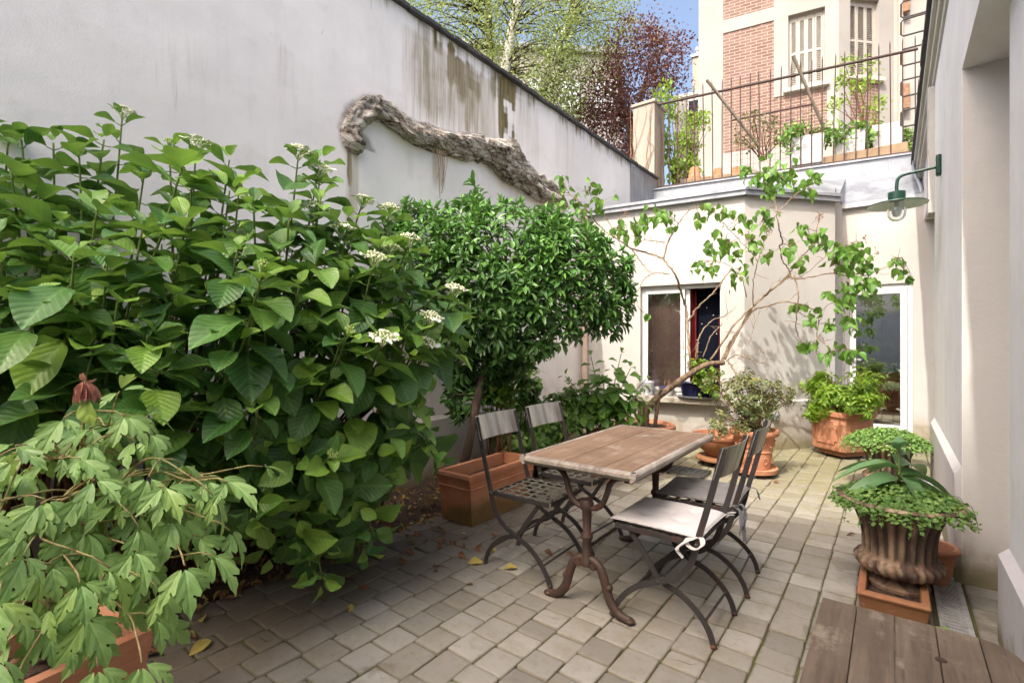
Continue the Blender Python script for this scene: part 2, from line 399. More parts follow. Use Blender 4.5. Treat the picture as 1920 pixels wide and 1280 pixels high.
def paver():
    t = T('paver_stone'); a = t.sepc(t.attr('tint')); o = t.obj()
    n1 = t.noise(sc=6, det=6, ro=.6); n2 = t.noise(sc=28, det=6, ro=.65); n3 = t.noise(sc=190, det=3, ro=.6); big = t.noise(sc=1.1, det=4)
    c = t.mix(a[0], (.20, .186, .163), (.385, .367, .335))
    c = t.mix(t.mul(a[1], .5), c, (.26, .235, .20))
    c = t.mix(t.mul(t.ss(n1, .42, .72), .5), c, (.20, .178, .118))
    c = t.mix(t.mul(t.ss(n2, .52, .75), .4), c, (.15, .125, .095))
    c = t.mix(t.mul(t.ss(t.noise(sc=11, det=5), .64, .76), .35), c, (.40, .375, .335))
    x = t.sep(o)
    mossy = t.mul(t.ss(t.addm(x[1], t.mul(t.addm(n1, -.5), 4)), 4.2, 6.2), t.ss(n2, .32, .62))
    c = t.mix(t.mul(t.ss(x[1], 3.2, 5.5), .42), c, (.20, .175, .105)); c = t.mix(t.mul(mossy, .6), c, (.20, .18, .05))  # sunlit far paving made darker and yellower in its colour, besides the moss
    damp_shade = t.ss(t.addm(x[0], t.mul(t.addm(big, -.5), .9)), -1.72, -2.3)   # damp, dirt-stained strip beside the bed, with the shrub's shade painted in
    c = t.mix(t.mul(damp_shade, .68), c, (.088, .066, .048))
    pud = t.ss(t.addm(t.mul(t.noise(sc=2.6, det=3), .9), t.mul(t.ss(x[0], -.6, -.1), .12)), .60, .63)
    c = t.mix(t.mul(pud, .42), c, (.13, .10, .07))
    edge = a[2]
    c = t.mix(t.mul(t.ss(t.addm(edge, t.mul(t.addm(n2, -.5), .5)), .35, .9), .5), c, (.17, .15, .09))
    nr = t.bump(n2, .25, .006, t.bump(n3, .25, .002))
    return t.done(t.bsdf(c, t.ss(n2, .3, .7, .7, .9), 0, nr, .25))
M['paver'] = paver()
def jointmat():
    t = T('joint_moss'); n = t.noise(sc=3.5, det=6); f = t.noise(sc=60, det=4)
    c = t.mix(t.ss(n, .40, .56), (.075, .06, .04), (.085, .105, .02)); c = t.mix(t.mul(f, .4), c, (.10, .085, .06))
    return t.done(t.bsdf(c, .95, 0, t.bump(f, .8, .006)))
M['joint'] = jointmat()
def leafmat(name, dark, light, young, rough=.42, veins=9, vstr=.35, trans=.22, back=None, spec=.45):
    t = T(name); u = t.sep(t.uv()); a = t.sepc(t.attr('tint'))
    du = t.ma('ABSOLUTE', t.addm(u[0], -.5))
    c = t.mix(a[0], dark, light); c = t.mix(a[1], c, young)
    c = t.mix(t.mul(t.ss(t.noise(sc=14, det=4), .5, .75), .25), c, tuple(x * .55 for x in dark))
    nr = None
    if veins:
        ph = t.mul(t.addm(u[1], t.mul(du, -1.7)), veins); fr = t.ma('FRACT', ph)
        vm = t.ma('MAXIMUM', t.ss(t.ma('ABSOLUTE', t.addm(fr, -.5)), .14, .02), t.ss(du, .035, .008))
        pil = t.ma('ABSOLUTE', t.addm(fr, -.5))
        c = t.mix(t.mul(vm, vstr), c, tuple(min(1, x * 1.9 + .03) for x in light))
        nr = t.bump(t.addm(pil, t.mul(t.ss(du, .0, .05), .6)), .45, .006)
    g = t.n('NewGeometry')
    c2 = t.mix(t.mul(g.outputs['Backfacing'], .65), c, back or tuple(x * 1.25 + .02 for x in light))
    pb = t.bsdf(c2, t.addm(t.mul(a[2], .2), rough - .1), 0, nr, spec)
    tl = t.n('BsdfTranslucent'); t.set(tl.inputs[0], t.mix(.5, c, tuple(min(1, x * 1.6) for x in young)))
    mx = t.n('MixShader'); mx.inputs[0].default_value = trans; t.nt.links.new(pb, mx.inputs[1]); t.nt.links.new(tl.outputs[0], mx.inputs[2])
    return t.done(mx.outputs[0])
M['leaf_hydrangea'] = leafmat('leaf_hydrangea', (.032, .10, .024), (.092, .215, .046), (.28, .46, .06), .40, 8, .30, spec=.5)
M['leaf_laurel'] = leafmat('leaf_laurel', (.028, .085, .02), (.085, .20, .042), (.19, .38, .06), .34, 0, trans=.12)
M['leaf_peony'] = leafmat('leaf_peony', (.15, .285, .08), (.27, .43, .135), (.38, .52, .10), .48, 3, .10)
M['leaf_lilac'] = leafmat('leaf_lilac', (.045, .13, .016), (.11, .24, .03), (.22, .36, .05), .45, 6, .2, .3)
M['leaf_bush'] = leafmat('leaf_bush', (.055, .145, .033), (.15, .295, .065), (.30, .44, .08), .45, 0, trans=.2)
M['leaf_bronze'] = leafmat('leaf_bronze', (.045, .085, .03), (.105, .155, .055), (.30, .24, .06), .42, 0, trans=.2)
M['leaf_choisya'] = leafmat('leaf_choisya', (.09, .205, .018), (.22, .37, .03), (.38, .50, .055), .45, 0, trans=.3)
M['leaf_urn'] = leafmat('leaf_urn', (.08, .18, .04), (.19, .34, .085), (.32, .45, .09), .5, 0, trans=.2)
M['leaf_lily'] = leafmat('leaf_lily', (.075, .185, .075), (.15, .29, .135), (.22, .37, .10), .42, 0, trans=.15)
M['leaf_birch'] = leafmat('leaf_birch', (.105, .165, .034), (.225, .30, .08), (.40, .45, .16), .5, 0, trans=.4)
M['leaf_purple'] = leafmat('leaf_purple', (.06, .024, .023), (.13, .045, .04), (.23, .095, .065), .5, 0, trans=.3, back=(.15, .05, .05))
M['leaf_lime'] = leafmat('leaf_lime', (.10, .20, .022), (.21, .345, .038), (.34, .45, .07), .5, 0, trans=.35)
M['leaf_dry'] = leafmat('leaf_dry', (.11, .045, .022), (.24, .105, .05), (.40, .34, .08), .7, 5, .3, .1, back=(.3, .18, .1))
M['floret'] = simple('floret_cream', (.80, .82, .56), .7, var=.15, sc=60)
M['floret_white'] = simple('floret_white', (.84, .85, .76), .7, var=.05)
M['bud_green'] = simple('bud_green', (.42, .55, .16), .7, var=.2, sc=60)
M['bloom_dry'] = simple('bloom_dry', (.42, .17, .12), .9, var=.4, sc=40)
def urnmat():
    t = T('urn_iron'); o = t.obj(); n1 = t.noise(t.scale(o, (1.5, 1.5, .35)), 7, 5, .6); n2 = t.noise(sc=45, det=5); n3 = t.noise(sc=9, det=5)
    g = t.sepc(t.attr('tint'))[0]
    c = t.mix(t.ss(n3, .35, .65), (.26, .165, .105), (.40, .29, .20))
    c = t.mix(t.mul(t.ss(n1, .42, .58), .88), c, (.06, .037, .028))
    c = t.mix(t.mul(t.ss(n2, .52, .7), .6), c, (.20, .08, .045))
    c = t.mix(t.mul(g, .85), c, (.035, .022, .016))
    return t.done(t.bsdf(c, .75, .1, t.bump(n2, .35, .004)))
M['urn'] = urnmat()
# ------------------------------------------------------------------ leaves
def tpl_grid(wfun, ny=6, nx=2, fold=.25, bend=.25, wave=0.):
    """leaf blade on a grid: x across, y along, z normal (unit length, unit half width)"""
    V, UV, Fc = [], [], []
    for j in range(ny + 1):
        y = j / ny; w = wfun(y)
        for i in range(-nx, nx + 1):
            u = i / nx
            V.append((u * w, y, fold * abs(u) * w - bend * y * y + wave * math.sin(y * 9 + i) * abs(u) * w)); UV.append((.5 + .5 * u * w / .5 * .5, y))
    m = 2 * nx + 1
    for j in range(ny):
        for i in range(m - 1): Fc.append((j * m + i, j * m + i + 1, (j + 1) * m + i + 1, (j + 1) * m + i))
    return np.array(V), np.array(UV), Fc
def tpl_outline(out, mid, fold=.2, bend=.3):
    V, UV, Fc = [], [], []
    k = len(out)
    for (x, y), my in zip(out, mid):
        for sx, yy, f in ((-x, y, 1), (-x * .5, (y + my) / 2, .5), (0, my, 0), (x * .5, (y + my) / 2, .5), (x, y, 1)):
            V.append((sx, yy, fold * abs(sx) - bend * yy * yy)); UV.append((.5 + sx, yy))
    for j in range(k - 1):
        for i in range(4): Fc.append((j * 5 + i, j * 5 + i + 1, (j + 1) * 5 + i + 1, (j + 1) * 5 + i))
    return np.array(V), np.array(UV), Fc
def w_ovate(y): return .5 * (math.sin(PI * y ** 1.02) ** .80) if 0 < y < 1 else .012
def w_heart(y): return (.5 * math.sin(PI * y ** .58) ** .85 * (1 - .15 * y) if 0 < y < 1 else (.10 if y == 0 else .006))
def w_lance(y): return .5 * math.sin(PI * y ** .95) ** .9 if 0 < y < 1 else .01
def w_strap(y): return .5 * min(1, (y * 5 + .12)) * (1 - y ** 3.2) ** .8 if y < 1 else .005
TP = dict(
    ovate=tpl_grid(w_ovate, 9, 2, .30, .26, .10), heart=tpl_grid(w_heart, 8, 2, .25, .32, .08),
    lance=tpl_grid(w_lance, 4, 1, .28, .22), strap=tpl_grid(w_strap, 10, 2, .22, .66),
    tiny=tpl_grid(w_lance, 2, 1, .2, .1),
    peony=tpl_outline([(.012, 0), (.09, .1), (.165, .24), (.225, .40), (.285, .60), (.235, .68), (.125, .60), (.15, .70), (.135, .83), (.06, .90), (0.003, 1.0)],
                      [0, .06, .16, .28, .42, .53, .59, .68, .79, .89, 1.0], .30, .48),
)
def quadleaf():
    V = np.array([(0, 0, 0), (.5, .5, .06), (0, 1, 0), (-.5, .5, .06)], float); UV = np.array([(.5, 0), (1, .5), (.5, 1), (0, .5)], float)
    return V, UV, [(0, 1, 2, 3)]
TP['quad'] = quadleaf()
class Leaves:
    def __init__(s): s.p = []; s.d = []; s.n = []; s.L = []; s.W = []; s.t = []
    def add(s, p, d, n, L, W, tint):
        s.p.append(tuple(p)); s.d.append(tuple(d)); s.n.append(tuple(n)); s.L.append(L); s.W.append(W); s.t.append(tint)
    def build(s, name, tpl, m, parent=None, loc=None, extra=None):
        V, UV, Fc = TP[tpl]; k = len(s.p); nv = len(V)
        p = np.array(s.p); d = np.array(s.d, float); n = np.array(s.n, float); L = np.array(s.L)[:, None]; W = np.array(s.W)[:, None]
        d /= np.linalg.norm(d, axis=1)[:, None] + 1e-9
        sd = np.cross(d, n); sl = np.linalg.norm(sd, axis=1)[:, None]
        sd = np.where(sl < 1e-4, np.array([[1., 0, 0]]), sd / (sl + 1e-9)); nn = np.cross(sd, d)
        vs = (p[:, None, :] + sd[:, None, :] * (V[None, :, 0:1] * W[:, None, :]) + d[:, None, :] * (V[None, :, 1:2] * L[:, None, :]) + nn[:, None, :] * (V[None, :, 2:3] * L[:, None, :]))
        vs = vs.reshape(-1, 3)
        f = np.array(Fc); fl = f.shape[1]
        fa = (f[None] + (np.arange(k) * nv)[:, None, None]).reshape(-1)
        me = bpy.data.meshes.new(name); nf = k * len(Fc)
        off = Vector((0, 0, 0))
        if parent is not None: off = rootloc(parent)
        elif loc is not None: off = Vector(loc)
        vs = vs - np.array(off)
        me.vertices.add(len(vs)); me.vertices.foreach_set('co', vs.astype(np.float32).ravel())
        me.loops.add(nf * fl); me.loops.foreach_set('vertex_index', fa.astype(np.int32))
        me.polygons.add(nf); me.polygons.foreach_set('loop_start', (np.arange(nf) * fl).astype(np.int32))
        me.update(calc_edges=True)
        uv = me.uv_layers.new(name='UVMap'); uva = np.tile(UV, (k, 1))[fa]; uv.data.foreach_set('uv', uva.astype(np.float32).ravel())
        at = me.attributes.new('tint', 'FLOAT_COLOR', 'POINT'); tt = np.array(s.t, float); tt = np.c_[tt, np.ones(k)]
        at.data.foreach_set('color', np.repeat(tt, nv, axis=0).astype(np.float32).ravel())
        me.validate()
        o = finish(name, me, m, parent, world=False, smooth=180)
        if parent is None and loc is not None: o.location = loc
        return o
def rv(s=1.0): return Vector((random.gauss(0, s), random.gauss(0, s), random.gauss(0, s)))
def unit(v): return v.normalized() if v.length > 1e-9 else Vector((0, 0, 1))
UP = Vector((0, 0, 1))
def perp(t):
    a = t.cross(UP)
    if a.length < .05: a = t.cross(Vector((1, 0, 0)))
    return a.normalized()
def inpoly(x, y, poly):
    c = False; j = len(poly) - 1
    for i in range(len(poly)):
        xi, yi = poly[i]; xj, yj = poly[j]
        if (yi > y) != (yj > y) and x < (xj - xi) * (y - yi) / (yj - yi) + xi: c = not c
        j = i
    return c
def tinted(me, val=None, each=None):
    """store per-face-island tint used by wood/pavers"""
    at = me.attributes.new('tint', 'FLOAT_COLOR', 'POINT'); return at
# ================================================================== SETTING
def tints(o, me_t):            # per-vertex tint list -> attribute
    me = o.data; at = me.attributes.new('tint', 'FLOAT_COLOR', 'POINT')
    at.data.foreach_set('color', np.c_[np.array(me_t, float), np.ones(len(me_t))].astype(np.float32).ravel())
mb = MB(); mb.quad((-150, -150, -.06), (150, -150, -.06), (150, 150, -.06), (-150, 150, -.06))
tag(mb.build('ground', M['soil'], smooth=0), kind='structure')
mb = MB(); mb.quad((-2.78, -1.6, -.0115), (1.2, -1.6, -.0115), (1.2, 8.72, -.0115), (-2.78, 8.72, -.0115))
tag(mb.build('paving_joints', M['joint'], smooth=0), kind='structure')
C0, C1, C2, C3, C4 = Vector((-3.5, 6.25, 0)), Vector((-1.42, 6.49, 0)), Vector((-.58, 7.5, 0)), Vector((-.58, 8.7, 0)), Vector((.85, 8.7, 0))
def behind(x, y):
    if x < C1.x: return y > C0.y + (x - C0.x) / (C1.x - C0.x) * (C1.y - C0.y)
    if x < C2.x: return y > C1.y + (x - C1.x) / (C2.x - C1.x) * (C2.y - C1.y)
    return y > 8.7
DR = (.175, .295, 1.2, 3.72)        # drain channel footprint
def pavers():
    V, Fc, Tn = [], [], []
    w = .1535; x = -2.76
    while x < .86:
        y = -1.6 - random.random() * .2
        while y < 8.7:
            L = random.choice((.118, .15, .155, .155, .165, .16, .20))
            cx, cy = x + w / 2, y + L / 2
            ok = not behind(cx, cy - .12) and not (DR[0] - .02 < cx < DR[1] + .03 and DR[2] < cy < DR[3])
            if ok:
                g = .0030; t = (min(1, max(0, random.gauss(.5, .3))) if random.random() > .06 else 0., random.random(), 0.)
                h = max(-.003, random.gauss(0, .002)); ax, ay = (max(-.025, min(.025, random.gauss(0, .012))) for _ in '12')
                b = len(V); r = .011
                x0, x1, y0, y1 = x + g + random.uniform(-.002, .002), x + w - g + random.uniform(-.002, .002), y + g, y + L - g + random.uniform(-.003, .002)
                def corner(px, py): # clipped worn corners
                    return px, py
                ring = lambda i: [(x0 + i + r * .6, y0 + i), (x1 - i - r * .6, y0 + i), (x1 - i, y0 + i + r * .6), (x1 - i, y1 - i - r * .6), (x1 - i - r * .6, y1 - i), (x0 + i + r * .6, y1 - i), (x0 + i, y1 - i - r * .6), (x0 + i, y0 + i + r * .6)]
                jit = [random.gauss(0, .0013) for _ in range(16)]
                for lvl, (ins, dz, e) in enumerate(((0, -.02, 1), (0, -.0045, .9), (.0035, -.0012, .6), (.014, 0, .15), (.05, .0006, 0))):
                    for k, (qx, qy) in enumerate(ring(ins)):
                        V.append((qx + (jit[k] if lvl < 3 else 0), qy + (jit[k + 8] if lvl < 3 else 0), h + dz + ax * (qx - cx) + ay * (qy - cy))); Tn.append((t[0], t[1], e))
                for lv in range(4):
                    for k in range(8): Fc.append((b + lv * 8 + k, b + lv * 8 + (k + 1) % 8, b + lv * 8 + 8 + (k + 1) % 8, b + lv * 8 + 8 + k))
                Fc.append(tuple(b + 32 + k for k in range(8)))
            y += L
        x += w
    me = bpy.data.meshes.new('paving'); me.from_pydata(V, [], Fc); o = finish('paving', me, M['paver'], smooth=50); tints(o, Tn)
    return tag(o, kind='structure')
pavers()
def fbm(x, y, z=0.):
    from mathutils import noise
    return noise.fractal(Vector((x, y, z)), 1.0, 2.0, 4)
def bed():
    V, Fc = [], []; nx, ny = 16, 150
    for j in range(ny + 1):
        for i in range(nx + 1):
            x = -3.49 + .74 * i / nx; y = -1.6 + 7.9 * j / ny
            e = min(1, i / 3, (nx - i) / 4)
            V.append((x + (random.gauss(0, .012) if i == nx else 0), y, -.01 + .055 * e + .03 * fbm(x * 5, y * 5) * e))
    for j in range(ny):
        for i in range(nx): Fc.append((j * (nx + 1) + i, j * (nx + 1) + i + 1, (j + 1) * (nx + 1) + i + 1, (j + 1) * (nx + 1) + i))
    me = bpy.data.meshes.new('bed'); me.from_pydata(V, [], Fc); tag(finish('planting_bed', me, M['soil'], smooth=180), kind='structure')
    L = Leaves()
    for _ in range(1500):
        x = -3.45 + .8 * random.random() ** .8; y = random.uniform(-.3, 4.2)
        L.add((x, y, .05 + random.random() * .02 - (.04 if x > -2.8 else 0)), rv() + Vector((0, 0, .2)), UP + rv(.5), random.uniform(.02, .06), random.uniform(.012, .03), (random.random(), random.random() ** 3, 1))
    tag(L.build('leaf_litter', 'lance', M['leaf_dry']), kind='stuff', label='brown bark chips and leaf litter covering the bed along the wall', cat='leaf litter')
bed()
# ------------------------------------------------------------------ left garden wall
WX = -3.5; WT = 4.31
def yz(px, py): p = onx(px, py, WX); return p.y, p.z
RELIC = [(680, 277, 17), (662, 268, 20), (657, 246, 22), (668, 220, 24), (695, 203, 24), (722, 211, 25), (748, 232, 25), (780, 252, 25), (815, 262, 25), (850, 270, 26), (888, 272, 27), (918, 285, 30), (945, 305, 37), (968, 322, 30), (990, 340, 26), (1015, 358, 23), (1040, 370, 21), (1062, 388, 17)]
def garden_wall():
    t = thing('garden_wall', 'tall off-white rendered wall with dark slate coping and mossy water stains', 'wall', (WX, 3.5, 0))
    y0, y1 = -2.2, 9.03; ny, nz = 420, 165
    ys = np.linspace(y0, y1, ny + 1); zs = np.linspace(0, WT, nz + 1); Y, Z = np.meshgrid(ys, zs)
    R = np.zeros_like(Y); Gc = np.zeros_like(Y); B = np.zeros_like(Y)
    sm = lambda v, a, b: np.clip((v - a) / (b - a), 0, 1) ** 2 * (3 - 2 * np.clip((v - a) / (b - a), 0, 1))
    def streak(A, pa, pb, top, bot, s, soft=.09, fade=.5):
        ya, zt = yz(pa, top); yb, _ = yz(pb, top); _, zb = yz((pa + pb) / 2, bot)
        hor = sm(Y, ya - soft, ya + soft * .4) * (1 - sm(Y, yb - soft * .4, yb + soft))
        ver = (1 - sm(Z, zt, zt + .1)) * sm(Z, zb - fade * (zt - zb), zb + .35 * (zt - zb))
        A[:] = np.maximum(A, s * hor * ver)
    streak(R, 940, 962, 150, 285, 1.5, .10, .02); streak(R, 905, 975, 120, 190, .55, .2)
    streak(R, 816, 830, 55, 100, 1.15, .06); streak(R, 836, 850, 85, 150, 1.2, .06); streak(R, 853, 870, 112, 195, 1.1, .07); streak(R, 876, 888, 122, 165, .95, .06); streak(R, 893, 901, 135, 190, .7, .05)
    streak(R, 780, 900, 40, 240, .36, .3); streak(B, 770, 930, 60, 260, .75, .3, .3); streak(B, 965, 1010, 180, 300, .5, .15)
    streak(B, 520, 548, 90, 250, .45, .1); streak(B, 1040, 1075, 210, 330, .4, .2); streak(B, 300, 420, 0, 200, .25, .3)
    streak(R, 652, 658, 268, 345, .95, .03); streak(B, 650, 670, 275, 470, .8, .05); streak(B, 812, 832, 285, 350, .9, .05); streak(B, 760, 775, 285, 345, .4, .04); streak(B, 955, 975, 330, 380, .4, .05)
    streak(B, -600, 1230, -900, -880, 0, .1)
    # dark halo over the trunk
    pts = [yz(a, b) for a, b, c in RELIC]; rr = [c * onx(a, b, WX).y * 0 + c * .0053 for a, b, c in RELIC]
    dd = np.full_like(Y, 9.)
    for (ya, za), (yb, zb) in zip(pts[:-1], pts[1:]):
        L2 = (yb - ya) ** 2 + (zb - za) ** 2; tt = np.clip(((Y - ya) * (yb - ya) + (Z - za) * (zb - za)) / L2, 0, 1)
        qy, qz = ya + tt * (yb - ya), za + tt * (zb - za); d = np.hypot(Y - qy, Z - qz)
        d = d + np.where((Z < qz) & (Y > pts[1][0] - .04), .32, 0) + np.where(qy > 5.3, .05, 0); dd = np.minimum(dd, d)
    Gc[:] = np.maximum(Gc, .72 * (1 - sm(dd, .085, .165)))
    hy, hz = yz(655, 215); 
    # grime under the coping
    R[:] = np.maximum(R, .38 * sm(Z, WT - .28, WT - .02)); 
    wob = np.vectorize(lambda a, b: fbm(a * 4.5, b * 1.6, 3.))(Y[::3, ::3], Z[::3, ::3]); wob = np.kron(wob, np.ones((3, 3)))[:Y.shape[0], :Y.shape[1]]
    R *= np.clip(.85 + 1.3 * wob, .1, 1.4)
    V = np.stack([np.full_like(Y, WX), Y, Z], -1).reshape(-1, 3)
    for i in range(0, len(V)): V[i, 0] += .010 * fbm(V[i, 1] * .9, V[i, 2] * .9)
    idx = np.arange((ny + 1) * (nz + 1)).reshape(nz + 1, ny + 1)
    Fq = np.stack([idx[:-1, :-1], idx[1:, :-1], idx[1:, 1:], idx[:-1, 1:]], -1).reshape(-1, 4)
    me = bpy.data.meshes.new('render_coat'); me.from_pydata(V.tolist(), [], Fq.tolist())
    at = me.attributes.new('stain', 'FLOAT_COLOR', 'POINT')
    at.data.foreach_set('color', np.stack([R, Gc, B, np.ones_like(R)], -1).astype(np.float32).ravel())
    finish('render_coat', me, M['plaster_left'], t, smooth=180)
    mb = MB().b2((WX - .35, y0, 0), (WX - .03, y1, WT)); mb.build('wall_core', M['plaster_plinth'], t, smooth=0)
    mb = MB(); n = 60
    for i in range(n):
        a = y0 + (y1 - y0) * i / n; b = y0 + (y1 - y0) * (i + 1) / n - .004; j = random.gauss(0, .004)
        mb.b2((WX - .38, a, WT + j), (WX + .055 + random.gauss(0, .006), b, WT + .035 + j))
    mb.build('coping', M['coping'], t, smooth=0)
    mb = MB().b2((WX + .002, 2.4, -.02), (WX + .045, 6.24, .575)); mb.add([(WX + .002, 2.4, .61), (WX + .045, 2.4, .575), (WX + .045, 6.24, .575), (WX + .002, 6.24, .61)], [(0, 1, 2, 3)])
    mb.build('plinth', M['plaster_annex'], t, smooth=0)
    mb = MB().b2((WX + .014, 7.86, 3.05), (WX + .024, 9.02, WT - .005)); mb.b2((WX + .024, 8.42, 3.05), (WX + .032, 8.45, WT - .01)); mb.build('zinc_flashing', M['zinc'], t, smooth=0)
garden_wall()
def relic():
    from mathutils import noise
    ctr = []; rad = []
    for a, b, c in RELIC:
        p = onx(a, b, WX + .03); ctr.append(p); d = (p.x * -ST + p.y * CT); rad.append(c * d / F * .84)
    N = 190; pts = spline(ctr, N); n = len(pts); rs = np.interp(np.linspace(0, 1, n), np.linspace(0, 1, len(rad)), rad)
    m = 40; V, Fc = [], []
    for i in range(n):
        t = (pts[min(i + 1, n - 1)] - pts[max(i - 1, 0)]).normalized(); nx = Vector((1, 0, 0)); bb = t.cross(nx).normalized()
        s = i / n
        endk = min(1, (1 - s) * 14) ** .5 * min(1, (s * 40 + .3)) ** .5
        for j in range(m):
            a = 2 * PI * j / m
            q = Vector((s * 9, math.cos(a), math.sin(a)))
            rid = 1 + .15 * math.cos(3 * a + 4 * s * PI + 2.2 * noise.noise(Vector((s * 5, 3, 1)))) + .08 * math.cos(5 * a - 9 * s) 
            lump = .34 * noise.noise(q * 1.1) + .24 * abs(noise.noise(q * 2.6)) + .16 * noise.noise(q * 6) - .12 * abs(noise.noise(Vector((s * 34, math.cos(a) * 2.5, math.sin(a) * 2.5)))) 
            r = rs[i] * rid * (1 + lump) * endk
            if noise.noise(Vector((s * 26, math.cos(a) * 1.7, math.sin(a) * 1.7 + 7))) > .38: r *= .80     # hollows
            V.append(pts[i] + nx * (math.cos(a) * r * .95) + bb * (math.sin(a) * r))
        if i:
            for j in range(m): Fc.append(((i - 1) * m + j, (i - 1) * m + (j + 1) % m, i * m + (j + 1) % m, i * m + j))
    b = len(V); V.append(pts[0] - Vector((0, 0, .01))); V.append(pts[-1])
    for j in range(m): Fc.append((b, (j + 1) % m, j)); Fc.append((b + 1, (n - 1) * m + j, (n - 1) * m + (j + 1) % m))
    me = bpy.data.meshes.new('relic'); me.from_pydata([tuple(v) for v in V], [], Fc)
    o = finish('gnarled_trunk', me, M['relic'], None, smooth=75, loc=tuple(pts[n // 2]))
    tag(o, 'grey gnarled old trunk winding along the off-white wall above the shrubs', 'dead trunk')
    hp = onx(945, 310, WX + .20)
    tw = MB()
    for k in range(5):
        p0 = onx(818 + k * 4, 282, WX + .10)
        tw.tube(spline([p0, p0 + Vector((.02, .01, -.12)), p0 + Vector((.01 + random.gauss(0, .02), random.gauss(0, .03), -.25 - .2 * random.random()))], 8), [.006, .004] + [.003] * 7, 5)
    tag(tw.build('dry_creeper', M['dead_stem'], None, loc=tuple(onx(825, 290, WX + .1))), 'thin dry brown creeper hanging from the grey trunk on the wall', 'creeper')
relic()
# ------------------------------------------------------------------ annex
def wall_panel(mb, O, U, w, h, holes=(), depth=.18, z0=0., rev=True):
    """rectangular wall with openings; reveals go inwards"""
    U = Vector((U[0], U[1], 0)).normalized(); n = Vector((U.y, -U.x, 0))      # outward = to the right of U
    us = sorted({0, w, *[v for q in holes for v in q[:2]]}); zs = sorted({z0, h, *[v for q in holes for v in q[2:]]})
    pt = lambda u, z, k=0: Vector((O[0], O[1], 0)) + U * u + Vector((0, 0, z)) - n * k
    for a, b in zip(us[:-1], us[1:]):
        for c, d in zip(zs[:-1], zs[1:]):
            if any(q[0] <= a and b <= q[1] and q[2] <= c and d <= q[3] for q in holes): continue
            mb.quad(pt(a, c), pt(b, c), pt(b, d), pt(a, d))
    if rev:
        for a, b, c, d in holes:
            mb.quad(pt(a, c), pt(a, c, depth), pt(b, c, depth), pt(b, c)); mb.quad(pt(a, d), pt(b, d), pt(b, d, depth), pt(a, d, depth))
            mb.quad(pt(a, c), pt(a, d), pt(a, d, depth), pt(a, c, depth)); mb.quad(pt(b, c), pt(b, c, depth), pt(b, d, depth), pt(b, d))
    return pt, U, n
def box_uv(mb, pt, U, n, u0, u1, z0, z1, k0, k1):
    """box on a wall: k = distance inwards from the wall face"""
    vs = [pt(u, z, k) for u in (u0, u1) for k in (k0, k1) for z in (z0, z1)]
    mb.add(vs, [(0, 1, 3, 2), (4, 6, 7, 5), (0, 4, 5, 1), (2, 3, 7, 6), (0, 2, 6, 4), (1, 5, 7, 3)])
AX = thing('garden_annex', 'low cream rendered annex with zinc roof, white window and glazed door', 'annex', (-1.42, 6.49, 0))
